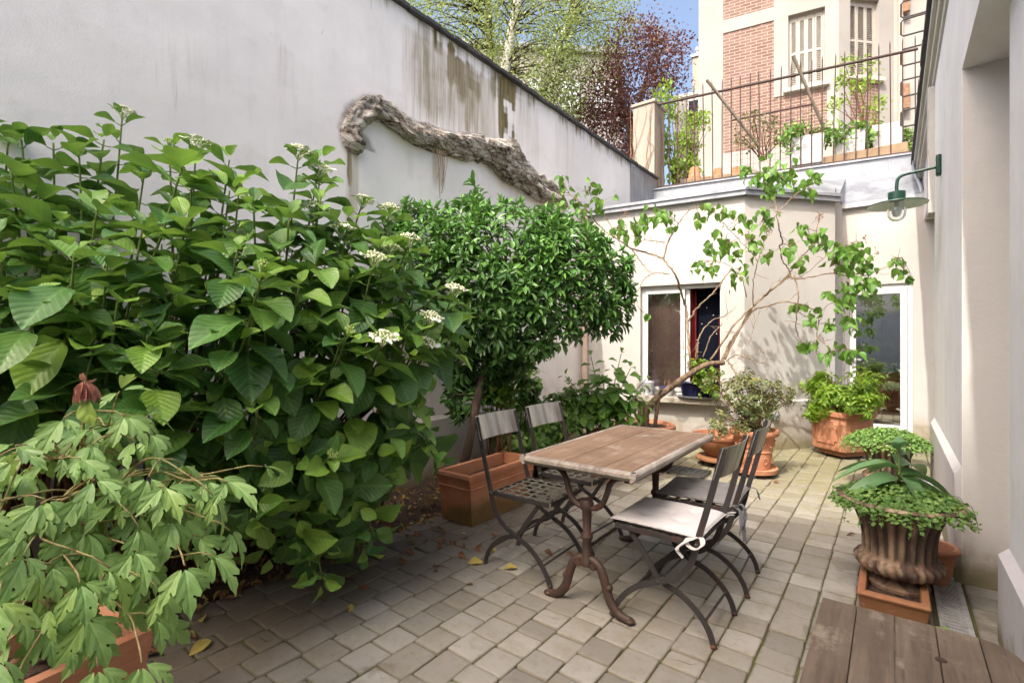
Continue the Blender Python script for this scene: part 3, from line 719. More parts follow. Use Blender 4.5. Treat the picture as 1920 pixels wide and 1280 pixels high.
def annex():
    U1 = (C1 - C0); w1 = U1.length; U2 = (C2 - C1); w2 = U2.length
    W = MB()
    h1 = (.83, 1.83, .62, 2.05)
    pt1, u1, n1 = wall_panel(W, C0, U1, w1, 3.10, [h1], .14)
    pt2, u2, n2 = wall_panel(W, C1, U2, w2, 3.10)
    wall_panel(W, C2, C3 - C2, 1.2, 3.27)
    dh = (0.02, .80, .05, 2.12)
    pt3, u3, n3 = wall_panel(W, C3, C4 - C3, C4.x - C3.x, 3.27, [dh], .12)
    W.build('wall', M['plaster_annex'], AX, smooth=0)
    I = MB()            # inside walls
    I.quad((-3.45, 10.6, 0), (.85, 10.6, 0), (.85, 10.6, 3.0), (-3.45, 10.6, 3.0)); I.quad((-3.45, 6.3, 0), (-3.45, 10.6, 0), (-3.45, 10.6, 3), (-3.45, 6.3, 3)); I.quad((.85, 8.7, 0), (.85, 10.6, 0), (.85, 10.6, 3), (.85, 8.7, 3))
    I.add([(-3.45, 6.30, 3.0), (-1.44, 6.53, 3.0), (-.62, 7.52, 3.0), (-.62, 8.74, 3.0), (.85, 8.74, 3.0), (.85, 10.6, 3.0), (-3.45, 10.6, 3.0)], [(0, 1, 2, 3, 4, 5, 6)]); I.build('interior_wall', M['dark_interior'], AX, smooth=0)
    Fl = MB(); Fl.quad((-3.45, 8.74, .03), (.85, 8.74, .03), (.85, 10.6, .03), (-3.45, 10.6, .03)); Fl.build('interior_floor', M['terracotta_dark'], AX, smooth=0)
    # plinth of the two garden faces
    Pm = MB()
    for pt, w in ((pt1, w1), (pt2, w2)):
        Pm.quad(pt(-.01, -.02, -.022), pt(w + .006, -.02, -.022), pt(w + .006, .585, -.022), pt(-.01, .585, -.022)); Pm.quad(pt(-.01, .585, -.022), pt(w + .006, .585, -.022), pt(w, .605, 0), pt(0, .605, 0))
    Pm.build('plinth', M['plaster_annex'], AX, smooth=0)
    # zinc edge, roof, parapet
    Z = MB()
    for pt, w in ((pt1, w1), (pt2, w2)):
        box_uv(Z, pt, 0, 0, -.02, w + .02, 3.07, 3.145, -.065, .1); box_uv(Z, pt, 0, 0, -.02, w + .02, 3.125, 3.16, -.085, -.0652)
        u = .5
        while u < w: box_uv(Z, pt, 0, 0, u, u + .012, 3.065, 3.15, -.0665, -.0651); u += .9
    Z.build('zinc_edge', M['zinc'], AX, smooth=0)
    Gt = MB(); box_uv(Gt, pt3, 0, 0, -.02, 1.4, 3.23, 3.29, -.07, .1); Gt.build('gutter', M['galv'], AX, smooth=0)
    B0, B1, B2, B3 = Vector((-3.5, 8.88, 3.88)), Vector((-1.4, 9.22, 3.87)), Vector((-.58, 9.35, 3.86)), Vector((.95, 9.60, 3.85))
    up = lambda v, z: Vector((v.x, v.y, z))
    Rf = MB(); e = .06
    a0, a1, a2 = pt1(0, 3.15, -e), pt1(w1, 3.15, -e), pt2(w2, 3.15, -e)
    Rf.quad(a0, a1, B1, B0); Rf.quad(a1, a2, B2, B1); Rf.quad(a2, up(C3 + Vector((0, -.07, 0)), 3.285), B2, B2); Rf.quad(up(C3 + Vector((0, -.07, 0)), 3.285), up(C4 + Vector((.1, -.07, 0)), 3.285), B3, B2)
    Rf.f = [tuple(dict.fromkeys(f)) for f in Rf.f]
    Rf.build('roof', M['zinc'], AX, smooth=0)
    Pr = MB(); d = (B3 - B0); d.z = 0; d.normalize(); nn = Vector((d.y, -d.x, 0))
    for k, (za, zb, off, th) in enumerate(((3.80, 4.075, .03, .12), (4.075, 4.10, .06, .2))):
        a = B0 + nn * off; b = B3 + nn * off; c = b - nn * th; dd = a - nn * th
        Pr.prism([(q.x, q.y) for q in (a, b, c, dd)], za, zb)
    s = .35
    while s < 4.3:
        q = B0 + d * s + nn * .034; Pr.box((q.x, q.y, 3.95), (.014, .012, .27), math.atan2(d.y, d.x)); s += 1.05
    Pr.build('parapet', M['zinc'], AX, smooth=0)
    # window
    a, b, c, dz = h1; fr = MB(); k0, k1 = .07, .135; fw = .055
    for q in ((a, b, c, c + fw), (a, b, dz - fw, dz), (a, a + fw, c + fw, dz - fw), (b - .02, b, c + fw, dz - fw)): box_uv(fr, pt1, 0, 0, *q, k0, k1)
    wf = fr.build('window_frame', M['paint_white'], AX, bevel=.004, smooth=30)
    mid = a + .56 * (b - a); sh = MB(); sw = .05
    for q in ((a + fw, mid, c + fw, c + fw + sw), (a + fw, mid, dz - fw - sw, dz - fw), (a + fw, a + fw + .03, c + fw + sw, dz - fw - sw), (mid - .055, mid, c + fw + sw, dz - fw - sw)): box_uv(sh, pt1, 0, 0, *q, .055, .1)
    box_uv(sh, pt1, 0, 0, mid + .002, mid + .055, c + fw, dz - fw, .102, .13); box_uv(sh, pt1, 0, 0, mid - .03, mid - .018, 1.24, 1.36, .035, .055)
    sash = sh.build('sash', M['paint_white'], wf, bevel=.004, smooth=30)
    gl = MB(); gl.quad(*[pt1(u_, z_, .078) for u_, z_ in ((a + fw + .03, c + fw + sw), (mid - .055, c + fw + sw), (mid - .055, dz - fw - sw), (a + fw + .03, dz - fw - sw))]); gl.build('pane', M['glass'], wf, smooth=0)
    sl = MB(); box_uv(sl, pt1, 0, 0, a - .06, b + .09, .545, .618, -.16, .135); sl.build('window_sill', M['sill'], AX, bevel=.008, smooth=30)
    # door
    a, b, c, dz = dh; fr = MB(); fw = .06
    for q in ((a, b, dz - fw, dz), (a, a + fw, c, dz - fw), (b - fw, b, c, dz - fw), (a, b, c - .02, c + .03)): box_uv(fr, pt3, 0, 0, *q, .03, .11)
    df = fr.build('door_frame', M['paint_white'], AX, bevel=.004, smooth=30)
    lf = MB(); a2, b2, c2, d2 = a + fw + .004, b - fw - .004, c + .034, dz - fw - .004; sw = .075
    for q in ((a2, b2, c2, c2 + sw), (a2, b2, d2 - sw, d2), (a2, a2 + sw, c2 + sw, d2 - sw), (b2 - sw, b2, c2 + sw, d2 - sw)): box_uv(lf, pt3, 0, 0, *q, .015, .07)
    dl = lf.build('door', M['paint_white'], AX, bevel=.005, smooth=30)
    g = MB(); g.quad(*[pt3(u_, z_, .043) for u_, z_ in ((a2 + sw, c2 + sw), (b2 - sw, c2 + sw), (b2 - sw, d2 - sw), (a2 + sw, d2 - sw))]); g.build('pane', M['door_glass'], dl, smooth=0)
    hd = MB(); box_uv(hd, pt3, 0, 0, a2 + .025, a2 + .05, .95, 1.13, .005, .015); box_uv(hd, pt3, 0, 0, a2 + .03, a2 + .14, 1.05, 1.07, -.03, -.012); hd.build('handle', M['galv'], dl, bevel=.003)
    bl = MB(); box_uv(bl, pt3, 0, 0, a2 + .03, b2 - .03, 1.72, 2.06, .085, .09); bl.build('roller_blind', M['blind'], AX, smooth=0)
    # downpipe in the corner and wall socket
    dp = pt1(.07, 0, -.075); mbp = MB().tube([(dp.x, dp.y, .05), (dp.x, dp.y, 3.05)], .04, 16)
    for z in (.7, 1.9, 2.8): mbp.tube([(dp.x, dp.y, z), (dp.x, dp.y, z + .03)], .046, 16)
    mbp.build('downpipe', M['pipe_beige'], AX, smooth=60)
    so = MB(); p = pt2(.83, 0, 0); box_uv(so, pt2, 0, 0, .36, .44, .36, .45, -.06, -.0225); box_uv(so, pt2, 0, 0, .37, .43, .37, .44, -.066, -.0605); so.build('socket_box', simple('socket_grey', (.36, .37, .39), .5), AX, bevel=.004)
    return pt1, pt2, pt3
PT1, PT2, PT3 = annex()
def curtains():
    def drape(name, ua, ub, za, zb, k, m, amp, fr, lab, cat):
        V, Fc = [], []; nu, nz = 40, 16
        for i in range(nu + 1):
            for j in range(nz + 1):
                s = i / nu; z = za + (zb - za) * j / nz
                V.append(PT1(ua + (ub - ua) * s, z, k + amp * math.sin(s * fr + .5 * math.sin(z * 3)) + .01 * fbm(s * 6, z * 2)))
        for i in range(nu):
            for j in range(nz): q = i * (nz + 1) + j; Fc.append((q, q + nz + 1, q + nz + 2, q + 1))
        me = bpy.data.meshes.new(name); me.from_pydata([tuple(v) for v in V], [], Fc)
        return tag(finish(name, me, m, None, smooth=180, loc=tuple(PT1((ua + ub) / 2, za, k))), lab, cat)
    c = drape('curtain', 1.42, 1.84, .72, 2.0, .30, M['curtain_night'], .012, 9, 'dark blue curtain with small stars behind the open window half', 'curtain')
    s = MB()
    for u, z in ((1.56, 1.55), (1.70, 1.66), (1.62, 1.76), (1.78, 1.92), (1.74, 1.42), (1.52, 1.30)):
        p = PT1(u, z, .275); q = [PT1(u + .011 * math.cos(a) * (1 if i % 2 else .4), z + .011 * math.sin(a) * (1 if i % 2 else .4), .278) for i, a in enumerate([2 * PI * i / 10 for i in range(10)])]
        MB().add(q, [tuple(range(10))]).build('star', M['star'], c, smooth=0)
    
    drape('curtain', 1.36, 1.50, .72, 1.99, .24, M['curtain_red'], .02, 12, 'red curtain gathered in the middle of the window', 'curtain')
    drape('curtain', 1.77, 1.85, .72, 1.6, .24, M['curtain_red'], .015, 8, 'narrow red curtain edge at the right side of the window', 'curtain')
    drape('curtain', .86, 1.36, .70, 2.0, .24, fabric('curtain_pink', (.58, .36, .33)), .014, 14, 'faded pink curtain behind the closed left window pane', 'curtain')
    # cabinet inside the door
    cb = thing('wooden_cabinet', 'orange brown wooden cabinet seen through the glazed door', 'cabinet', (-.1, 9.62, .03))
    MB().b2((-.62, 9.40, .10), (.62, 9.85, .80)).build('carcass', M['wood_cabinet'], cb, bevel=.006); MB().b2((-.66, 9.36, .80), (.66, 9.88, .845)).build('top', M['wood_cabinet'], cb, bevel=.008)
    for x0 in (-.60, -.19, .22):
        d = MB().b2((x0, 9.375, .14), (x0 + .39, 9.397, .58)).b2((x0 + .06, 9.368, .2), (x0 + .33, 9.376, .52)).build('door', M['wood_cabinet'], cb, bevel=.004)
        MB().ball((x0 + .34, 9.36, .4), .014).build('knob', M['iron'], d)
        MB().b2((x0, 9.375, .61), (x0 + .39, 9.397, .77)).build('drawer', M['wood_cabinet'], cb, bevel=.004)
    for x in (-.58, .58): MB().b2((x - .03, 9.42, .03), (x + .03, 9.48, .10)).build('leg', M['wood_cabinet'], cb)
curtains()
# ------------------------------------------------------------------ right-hand house
RH = thing('town_house', 'pale rendered house wall along the right side with recessed opening', 'house', (.3, 3.66, 0))
def house():
    w = MB().b2((.30, 3.66, 0), (1.0, 5.9, 2.8)); w.b2((.30, -2.2, 2.8), (1.0, 5.9, 3.62)); w.b2((.335, 5.9, 2.95), (1.0, 9.3, 3.62))
    w.build('wall', M['plaster_right'], RH, smooth=0)
    MB().b2((.405, -2.2, 0), (1.0, 3.06, 2.798)).build('wall', M['plaster_right'], RH, bevel=.012, smooth=0)
    MB().b2((.80, 3.062, 0), (.98, 3.658, 2.798)).build('recess_wall', M['plaster_niche'], RH, smooth=0)
    j = MB(); j.quad((.302, 3.657, 0.0), (.8, 3.657, 0.0), (.8, 3.657, 2.797), (.302, 3.657, 2.797)); j.build('jamb', M['plaster_niche'], RH, smooth=0)
    p = MB(); prof = [(.30, 0), (.27, 0), (.27, .60), (.30, .645)]
    vs = [(x, y, z - .01) for y in (3.664, 5.9) for x, z in prof]; p.add(vs, [(0, 1, 5, 4), (1, 2, 6, 5), (2, 3, 7, 6), (0, 3, 2, 1), (4, 5, 6, 7)]); p.build('plinth', M['plaster_plinth'], RH, smooth=0)
    q = MB(); prof = [(.405, 0), (.37, 0), (.37, .39), (.405, .425)]
    vs = [(x, y, z - .01) for y in (-2.2, 3.066) for x, z in prof]; q.add(vs, [(0, 1, 5, 4), (1, 2, 6, 5), (2, 3, 7, 6), (0, 3, 2, 1), (4, 5, 6, 7)]); q.build('plinth', M['plaster_plinth'], RH, smooth=0)
    MB().b2((.252, 5.84, 2.47), (.6, 6.06, 3.6)).build('bracket', M['plaster_annex'], RH, bevel=.006, smooth=0)
    c = MB()
    for x, z0, z1 in ((.285, 3.62, 3.70), (.262, 3.70, 3.79), (.235, 3.79, 3.875)): c.b2((x, -2.2, z0), (1.0, 9.3, z1))
    c.build('cornice', M['cornice'], RH, smooth=0)
    e = MB()
    for i in range(28):
        y = -2.2 + i * .4107; e.b2((.205 + random.gauss(0, .003), y, 3.876 + random.gauss(0, .002)), (1.0, y + .407, 3.93))
    e.build('roof_edge', M['coping'], RH, smooth=0)
    r = MB(); r.quad((.22, -2.2, 3.94), (1.6, -2.2, 4.6), (1.6, 9.3, 4.6), (.22, 9.3, 3.94)); r.build('roof', M['zinc'], RH, smooth=0)
    MB().tube(spline([(.24, 9.1, 3.95), (.235, 8.95, 3.7), (.30, 8.75, 3.4), (.31, 8.72, 3.25)], 16), .02, 8).build('downpipe', M['zinc'], RH)
house()
def lamp():
    c = onx(1765, 308, .30); L = thing('wall_lamp', 'dark green swan-neck wall lamp with white enamel shade and glass jar', 'lamp', (.30, c.y, c.z))
    b = MB(); b.box((.283, c.y, c.z - .005), (.034, .075, .16)); b.build('backplate', M['paint_green'], L, bevel=.012, seg=3)
    lx = .025; top = c.z - .015
    arm = spline([(.27, c.y, top), (.17, c.y, top - .01), (.075, c.y, top - .02), (.035, c.y, top - .045), (lx, c.y, top - .10), (lx, c.y, top - .15)], 30)
    MB().tube(arm, .0125, 12).build('arm', M['paint_green'], L)
    z = top - .15
    MB().lathe([(.0, .0), (.045, 0), (.058, -.004), (.058, -.062), (.05, -.07), (0, -.07)], 28, (lx, c.y, z)).build('cap', M['paint_green'], L, smooth=40)
    zs = z - .066
    MB().lathe([(.05, .004), (.085, -.004), (.14, -.018), (.2, -.036), (.203, -.042), (.199, -.045)], 44, (lx, c.y, zs)).build('shade', M['paint_green'], L)
    MB().lathe([(.05, -.002), (.085, -.009), (.14, -.023), (.198, -.044)], 44, (lx, c.y, zs)).build('shade_lining', M['enamel'], L)
    MB().lathe([(.062, -.02), (.064, -.09), (.06, -.13), (.045, -.158), (.022, -.170), (.0, -.173)], 28, (lx, c.y, zs)).build('glass_jar', M['glass_clear'], L, smooth=180)
    MB().lathe([(.0, -.0), (.014, -.01), (.016, -.05), (.03, -.075), (.034, -.10), (.024, -.128), (0, -.138)], 20, (lx, c.y, zs)).build('bulb', M['porcelain'], L, smooth=180)
lamp()
# house at the back of the photographer: mirrored in the door
def rear_house():
    t = thing('courtyard_house', 'low pale gatehouse with grey double doors closing the near end of the courtyard', 'house', (-1, -2.3, 0))
    w = MB(); pt, U, n = wall_panel(w, (1.0, -2.3), (-1, 0), 5.2, 3.0, [(.55, 2.0, .02, 2.3)], .12)
    w.b2((-4.2, -2.9, 0), (1.0, -2.44, 2.99)); w.build('wall', M['plaster_right'], t, smooth=0)
    for k in range(2):
        d = MB(); u = .56 + k * .72; box_uv(d, pt, 0, 0, u, u + .71, .03, 2.29, .05, .10)
        for z0, z1 in ((.2, .95), (1.1, 2.1)): box_uv(d, pt, 0, 0, u + .1, u + .61, z0, z1, .035, .0495)
        d.build('door', M['grey_door'], t, bevel=.006, smooth=0)
rear_house()
def tower():      # unseen tower, added to keep the direct sun off the near courtyard
    t = thing('shade_tower', 'slim unseen tower added behind the gatehouse to shade the near courtyard', 'building', (-3.7, -31, 0)); H = 43.6
    MB().b2((-5.95, -36, 0), (-1.62, -30, H)).build('wall', M['facade_far'], t, smooth=0); MB().b2((-6.0, -36.1, H), (-1.58, -29.95, H + .35)).build('roof', M['zinc'], t, smooth=0)
    for f in range(13):
        for x in (-5.0, -3.78, -2.56): MB().b2((x - .35, -30.0, 2.2 + f * 3.1), (x + .35, -29.97, 3.9 + f * 3.1)).build('window', M['grey_door'], t, smooth=0)
tower()
# ================================================================== ROOF TERRACE, BUILDINGS, TREES
tb = MB(); tb.prism([(-3.9, 9.0), (.95, 9.75), (3.0, 14.8), (-4.6, 13.9)], 3.6, 4.03)
tag(tb.build('terrace', M['sill'], smooth=0), kind='structure')
def railing():
    A = Vector((-3.44, 9.03, 0)); B = Vector((.30, 9.66, 0)); d = (B - A).normalized()
    t = thing('iron_railing', 'rusty spiked iron railing along the roof terrace above the annex', 'railing', tuple(A + Vector((0, 0, 4.1))))
    z0, z1 = 4.16, 5.70; pt = lambda s, z, k=0: A + d * s + Vector((d.y, -d.x, 0)) * k + Vector((0, 0, z)); Ln = (B - A).length
    MB().tube([pt(-.02, z1), pt(Ln, z1)], .021, 10).build('top_rail', M['rail_rust'], t)
    b = MB(); vs = [pt(s, z, k) for s in (-.02, Ln) for k in (-.025, .025) for z in (z0, z0 + .02)]
    b.add(vs, [(0, 1, 3, 2), (4, 6, 7, 5), (0, 4, 5, 1), (2, 3, 7, 6), (0, 2, 6, 4), (1, 5, 7, 3)]); b.build('bottom_rail', M['rail_rust'], t, smooth=0)
    n = 26
    for i in range(n):
        s = .03 + (Ln - .06) * i / (n - 1); j = random.gauss(0, .012)
        MB().tube([pt(s, 4.11), pt(s + j * .4, 5.0), pt(s + j, z1 + .15), pt(s + j, z1 + .22)], [.0095, .0095, .009, .001], 6).build('bar', M['rail_rust'], t)
    for (a, b2) in (((1325, 150), (1425, 277)), ((1487, 105), (1549, 250))):
        p, q = P(*a, 8.55 if a[0] < 1400 else 8.0), P(*b2, 8.75 if a[0] < 1400 else 8.2)
        MB().tube([p, q], [.025, .025], 8).build('brace', M['bark_pole'], t)
railing()
def terrace_things():
    # wall pier with dry vines
    p = P(1210, 345, 9.55); c = (p.x + .05, p.y + .05)
    pr = thing('wall_pier', 'cream rendered pier wrapped in dry vine stems beside the railing', 'pier', (c[0], c[1], 4.0))
    MB().box((c[0], c[1], 4.85), (.42, .52, 1.75)).build('shaft', M['pier'], pr, bevel=.015); MB().box((c[0], c[1], 5.755), (.47, .57, .06)).build('cap', M['pier'], pr, bevel=.01)
    v = MB()
    for k in range(15):
        x = c[0] + random.uniform(-.22, .24); z = 4.05; pts = []
        s = random.choice((0, 0, 1)); y = c[1] - .28
        for i in range(9):
            if s == 0: pts.append((min(max(x, c[0] - .25), c[0] + .26), y, z))
            else: pts.append((c[0] + .225, c[1] - .25 + (x - c[0] + .25), z))
            x += random.gauss(0, .06); z += 1.85 / 8 * random.uniform(.6, 1.25)
        v.tube(spline(pts, 24), taper(len(spline(pts, 24)), .007, .002), 5)
    tag(v.build('dry_vine', M['dead_stem'], None, loc=(c[0], c[1] - .28, 4.05)), 'tangle of leafless brown vine stems clinging to the cream pier', 'vine')
    # bright climber
    def shrub(name, lab, cat, poly, d, dd, mat, n, L, W, tpl='lance', stems=6, base=None, stemmat='stem_brown', group=None, hang=0.):
        xs = [q[0] for q in poly]; ys = [q[1] for q in poly]; cx = (min(xs) + max(xs)) / 2
        bp = base or P(cx, max(ys), d); t = thing(name, lab, cat, tuple(bp), 0, group)
        lv = Leaves(); st = MB(); k = 0; tips = []
        while len(tips) < max(stems * 4, 8):
            x, y = random.uniform(min(xs), max(xs)), random.uniform(min(ys), max(ys))
            if inpoly(x, y, poly): tips.append(P(x, y, d + random.uniform(-dd, dd)))
        for tp in tips:
            m = bp.lerp(tp, .55) + Vector((random.gauss(0, .04), random.gauss(0, .04), .06))
            q = spline([bp + Vector((random.gauss(0, .05), random.gauss(0, .05), 0)), m, tp], 10); st.tube(q, taper(len(q), .009, .003), 5)
        while k < n:
            tp = random.choice(tips); p = tp + rv(.075 * d / 9)
            v = p - Vector((0, 0, 0)); dep = -v.x * ST + v.y * CT; 
            px = 960 + F * (v.x * CT + v.y * ST) / dep; py = 640 - F * (v.z - EYE) / dep
            if not inpoly(px, py, poly): 
                if random.random() < .9: continue
            dr = unit(rv() + Vector((0, 0, -hang))); lv.add(p, dr, UP + rv(.6), L * random.uniform(.6, 1.25), W * random.uniform(.6, 1.2), (random.random(), random.random() ** 3, random.random())); k += 1
        st.build('stem', M[stemmat], t); lv.build('foliage', tpl, M[mat], t)
        return t
    shrub('climbing_plant', 'bright lime green climber behind the left end of the railing', 'climber', [(1222, 158), (1258, 150), (1272, 205), (1296, 250), (1300, 290), (1322, 325), (1245, 345), (1240, 210), (1215, 175)], 9.9, .2, 'leaf_lime', 900, .09, .055, hang=.3)
    shrub('climbing_plant', 'pale green vine reaching right behind the railing beside the blue window', 'climber', [(1285, 212), (1335, 205), (1342, 232), (1310, 250), (1325, 300), (1290, 320), (1275, 260)], 10.2, .2, 'leaf_lime', 300, .09, .055, base=P(1290, 335, 10.1), hang=.3)
    # upturned pots
    for px, py, s, m in ((1302, 333, 1.0, 'terracotta_pale'), (1346, 334, .92, 'terracotta'), (1381, 329, 1.0, 'terracotta_pale')):
        p = P(px, py, 9.42); p.z = 4.335
        lab = {1302: 'upturned pale terracotta pot behind the railing, leftmost of three', 1346: 'small upturned orange terracotta pot in the middle behind the railing', 1381: 'upturned pale terracotta pot behind the railing, rightmost of three'}[px]
        o = MB().lathe([(.125 * s, 0), (.128 * s, .05), (.112 * s, .052), (.078 * s, .235 * s), (.07 * s, .245 * s), (.02, .245 * s), (0, .242 * s)], 24, p).build('flower_pot', M[m], None, loc=tuple(p), smooth=40)
        tag(o, lab, 'pot', 'upturned pots behind the railing')
    for a, b, lab in (((1284, 345), (1408, 333), 'tan edging board carrying the upturned pots behind the railing'), ((1545, 313), (1702, 284), 'tan edging board behind the right half of the railing')):
        p, q = P(*a, 9.42 if a[0] < 1400 else 8.3), P(*b, 9.0 if a[0] < 1400 else 7.65); z = 4.333; p.z = q.z = z; d = (q - p).normalized(); n = Vector((-d.y, d.x, 0)) * .26; h = Vector((0, 0, .30)); o = Vector((0, 0, 0)); p = p + n * -.5; q = q + n * -.5
        e = MB(); e.add([p, q, q + n, p + n, p - h, q - h, q + n - h, p + n - h], [(0, 1, 2, 3), (7, 6, 5, 4), (4, 5, 1, 0), (5, 6, 2, 1), (6, 7, 3, 2), (7, 4, 0, 3)])
        tag(e.build('edging_board', M['board'], None, loc=tuple(p - h), smooth=0, bevel=.01), lab, 'board')
    # white planters with greenery
    data = ((1512, 312, 8.35, 54, 'white planter box with trailing plant behind the railing, left of the white planters'), (1592, 305, 8.2, 46, 'white planter box behind the middle right railing bars'), (1660, 292, 8.1, 46, 'white planter box nearest the right end of the railing'))
    for i, (px, py, d, w, lab) in enumerate(data):
        p = P(px, py, d); ww = w * d / F; h = .46
        o = thing('planter_box', lab, 'planter', (p.x, p.y, 4.03), .17, 'white planters on the terrace')
        pm = MB(); z = p.z + .02; 
        k = [(ww / 2 * .92, 0), (ww / 2, h)]
        vs = [(sx * r * 1.0, sy * .17 * (r / (ww / 2)), zz + (p.z - 4.03)) for r, zz in k for sx, sy in ((-1, -1), (1, -1), (1, 1), (-1, 1))]
        pm.add(vs, [(0, 1, 5, 4), (1, 2, 6, 5), (2, 3, 7, 6), (3, 0, 4, 7), (3, 2, 1, 0)])
        pm.build('box', M['planter_white'], o, world=False, smooth=0)
        pm = MB().box((0, 0, (p.z - 4.03) / 2), (ww * .8, .25, max(.02, p.z - 4.03))); pm.build('base', M['planter_white'], o, world=False, smooth=0)
        pm = MB().box((0, 0, h + (p.z - 4.03) - .03), (ww * .95, .3, .02)); pm.build('soil', M['soil'], o, world=False, smooth=0)
    shrub('trailing_plant', 'dark green ivy spilling over the left white planter', 'plant', [(1460, 262), (1480, 235), (1530, 232), (1560, 245), (1556, 280), (1535, 272), (1500, 272), (1480, 290)], 8.3, .15, 'leaf_bush', 520, .075, .06, base=P(1512, 272, 8.35))
    shrub('trailing_plant', 'dark green leafy plant in the middle white planter', 'plant', [(1560, 255), (1575, 232), (1610, 228), (1640, 248), (1632, 275), (1600, 262), (1570, 268)], 8.15, .15, 'leaf_bush', 420, .08, .06, base=P(1592, 262, 8.2))
    shrub('rose_bush', 'tall sparse shrub with yellow green leaves in front of the second shuttered window', 'shrub', [(1565, 150), (1570, 108), (1610, 100), (1650, 118), (1676, 150), (1682, 200), (1660, 215), (1668, 245), (1640, 250), (1612, 190), (1580, 200), (1556, 240), (1552, 190)], 8.6, .25, 'leaf_lime', 420, .075, .045, base=P(1625, 262, 8.4), stems=5)
    shrub('bronze_shrub', 'thin bronze tinged shrub behind the middle of the railing', 'shrub', [(1375, 232), (1400, 205), (1440, 212), (1480, 240), (1478, 285), (1430, 275), (1395, 290), (1378, 268)], 8.9, .25, 'leaf_bronze', 300, .06, .04, base=P(1430, 300, 8.9), stems=5)
    shrub('leafy_plant', 'fresh green plant at the right end of the terrace railing', 'plant', [(1686, 250), (1700, 235), (1716, 245), (1714, 290), (1690, 290), (1684, 275)], 8.3, .12, 'leaf_bush', 160, .08, .05, base=P(1702, 292, 8.3))
    shrub('leafy_plant', 'yellow green plant between two white planters', 'plant', [(1615, 272), (1632, 268), (1634, 298), (1614, 298)], 8.3, .1, 'leaf_lime', 90, .07, .045, base=P(1624, 300, 8.3))
    # wire mesh panel with handrail
    t = thing('mesh_panel', 'thin wire mesh panel with dark top bar behind the railing', 'panel', tuple(P(1450, 300, 9.2)))
    a, b = P(1372, 226, 9.35), P(1527, 195, 9.0); MB().tube([a, b], .016, 6).build('top_bar', M['rail_rust'], t)
    w = MB(); n = 15
    for i in range(n + 1): q = a.lerp(b, i / n); w.tube([q, q - Vector((0, 0, .95))], .0022, 4)
    for j in range(1, 9): o = Vector((0, 0, -.11 * j)); w.tube([a + o, b + o], .0022, 4)
    w.build('wire', M['iron'], t)
    # thin loose hose over the planters
    h = spline([P(1560, 300, 8.2), P(1610, 288, 8.2), (P(1650, 276, 8.2)), P(1690, 278, 8.2), P(1704, 286, 8.2)], 20)
    tag(MB().tube(h, .008, 6).build('hose', M['plastic_black'], None, loc=tuple(h[0])), 'thin black hose arching over the terrace planters', 'hose')
    # iron rungs beside the eave
    lw = thing('party_wall', 'narrow rendered wall end behind the roof edge on the right', 'wall', (.9, 10.0, 4.0)); MB().b2((.50, 9.7, 4.0), (1.6, 10.6, 9.5)).build('wall', M['facade_far'], lw, smooth=0)
    ld = thing('wall_ladder', 'dark iron step rungs fixed one above the other beside the roof edge', 'ladder', (.5, 9.85, 4.3))
    for py in (-23, 12, 46, 102, 160, 217):
        pc = P(1696, py, 7.6); 
        for_ = [(.52, 9.72, pc.z + .10), (.13, 9.70, pc.z + .10), (.10, 9.70, pc.z + .07), (.10, 9.70, pc.z - .12), (.13, 9.70, pc.z - .15), (.52, 9.72, pc.z - .15)]
        MB().tube(for_, .014, 8).build('rung', M['iron'], ld)
terrace_things()
def shutters(pt, u0, u1, z0, z1, k, parent, nleaf):
    w = (u1 - u0) / nleaf
    for i in range(nleaf):
        a = u0 + i * w + .004; b = a + w - .008; s = MB()
        for q in ((a, a + .035, z0, z1), (b - .035, b, z0, z1), (a + .035, b - .035, z0, z0 + .09), (a + .035, b - .035, z1 - .09, z1), (a + .035, b - .035, (z0 + z1) / 2 - .03, (z0 + z1) / 2 + .03)): box_uv(s, pt, 0, 0, *q, k, k + .03)
        z = z0 + .10
        while z < z1 - .10:
            if abs(z - (z0 + z1) / 2) > .05:
                p = [pt(a + .035, z, k + .002), pt(b - .035, z, k + .002), pt(b - .035, z + .03, k + .028), pt(a + .035, z + .03, k + .028)]
                s.add(p, [(0, 1, 2, 3)])
            z += .042
        o = s.build('shutter', M['shutter'], parent, smooth=0)
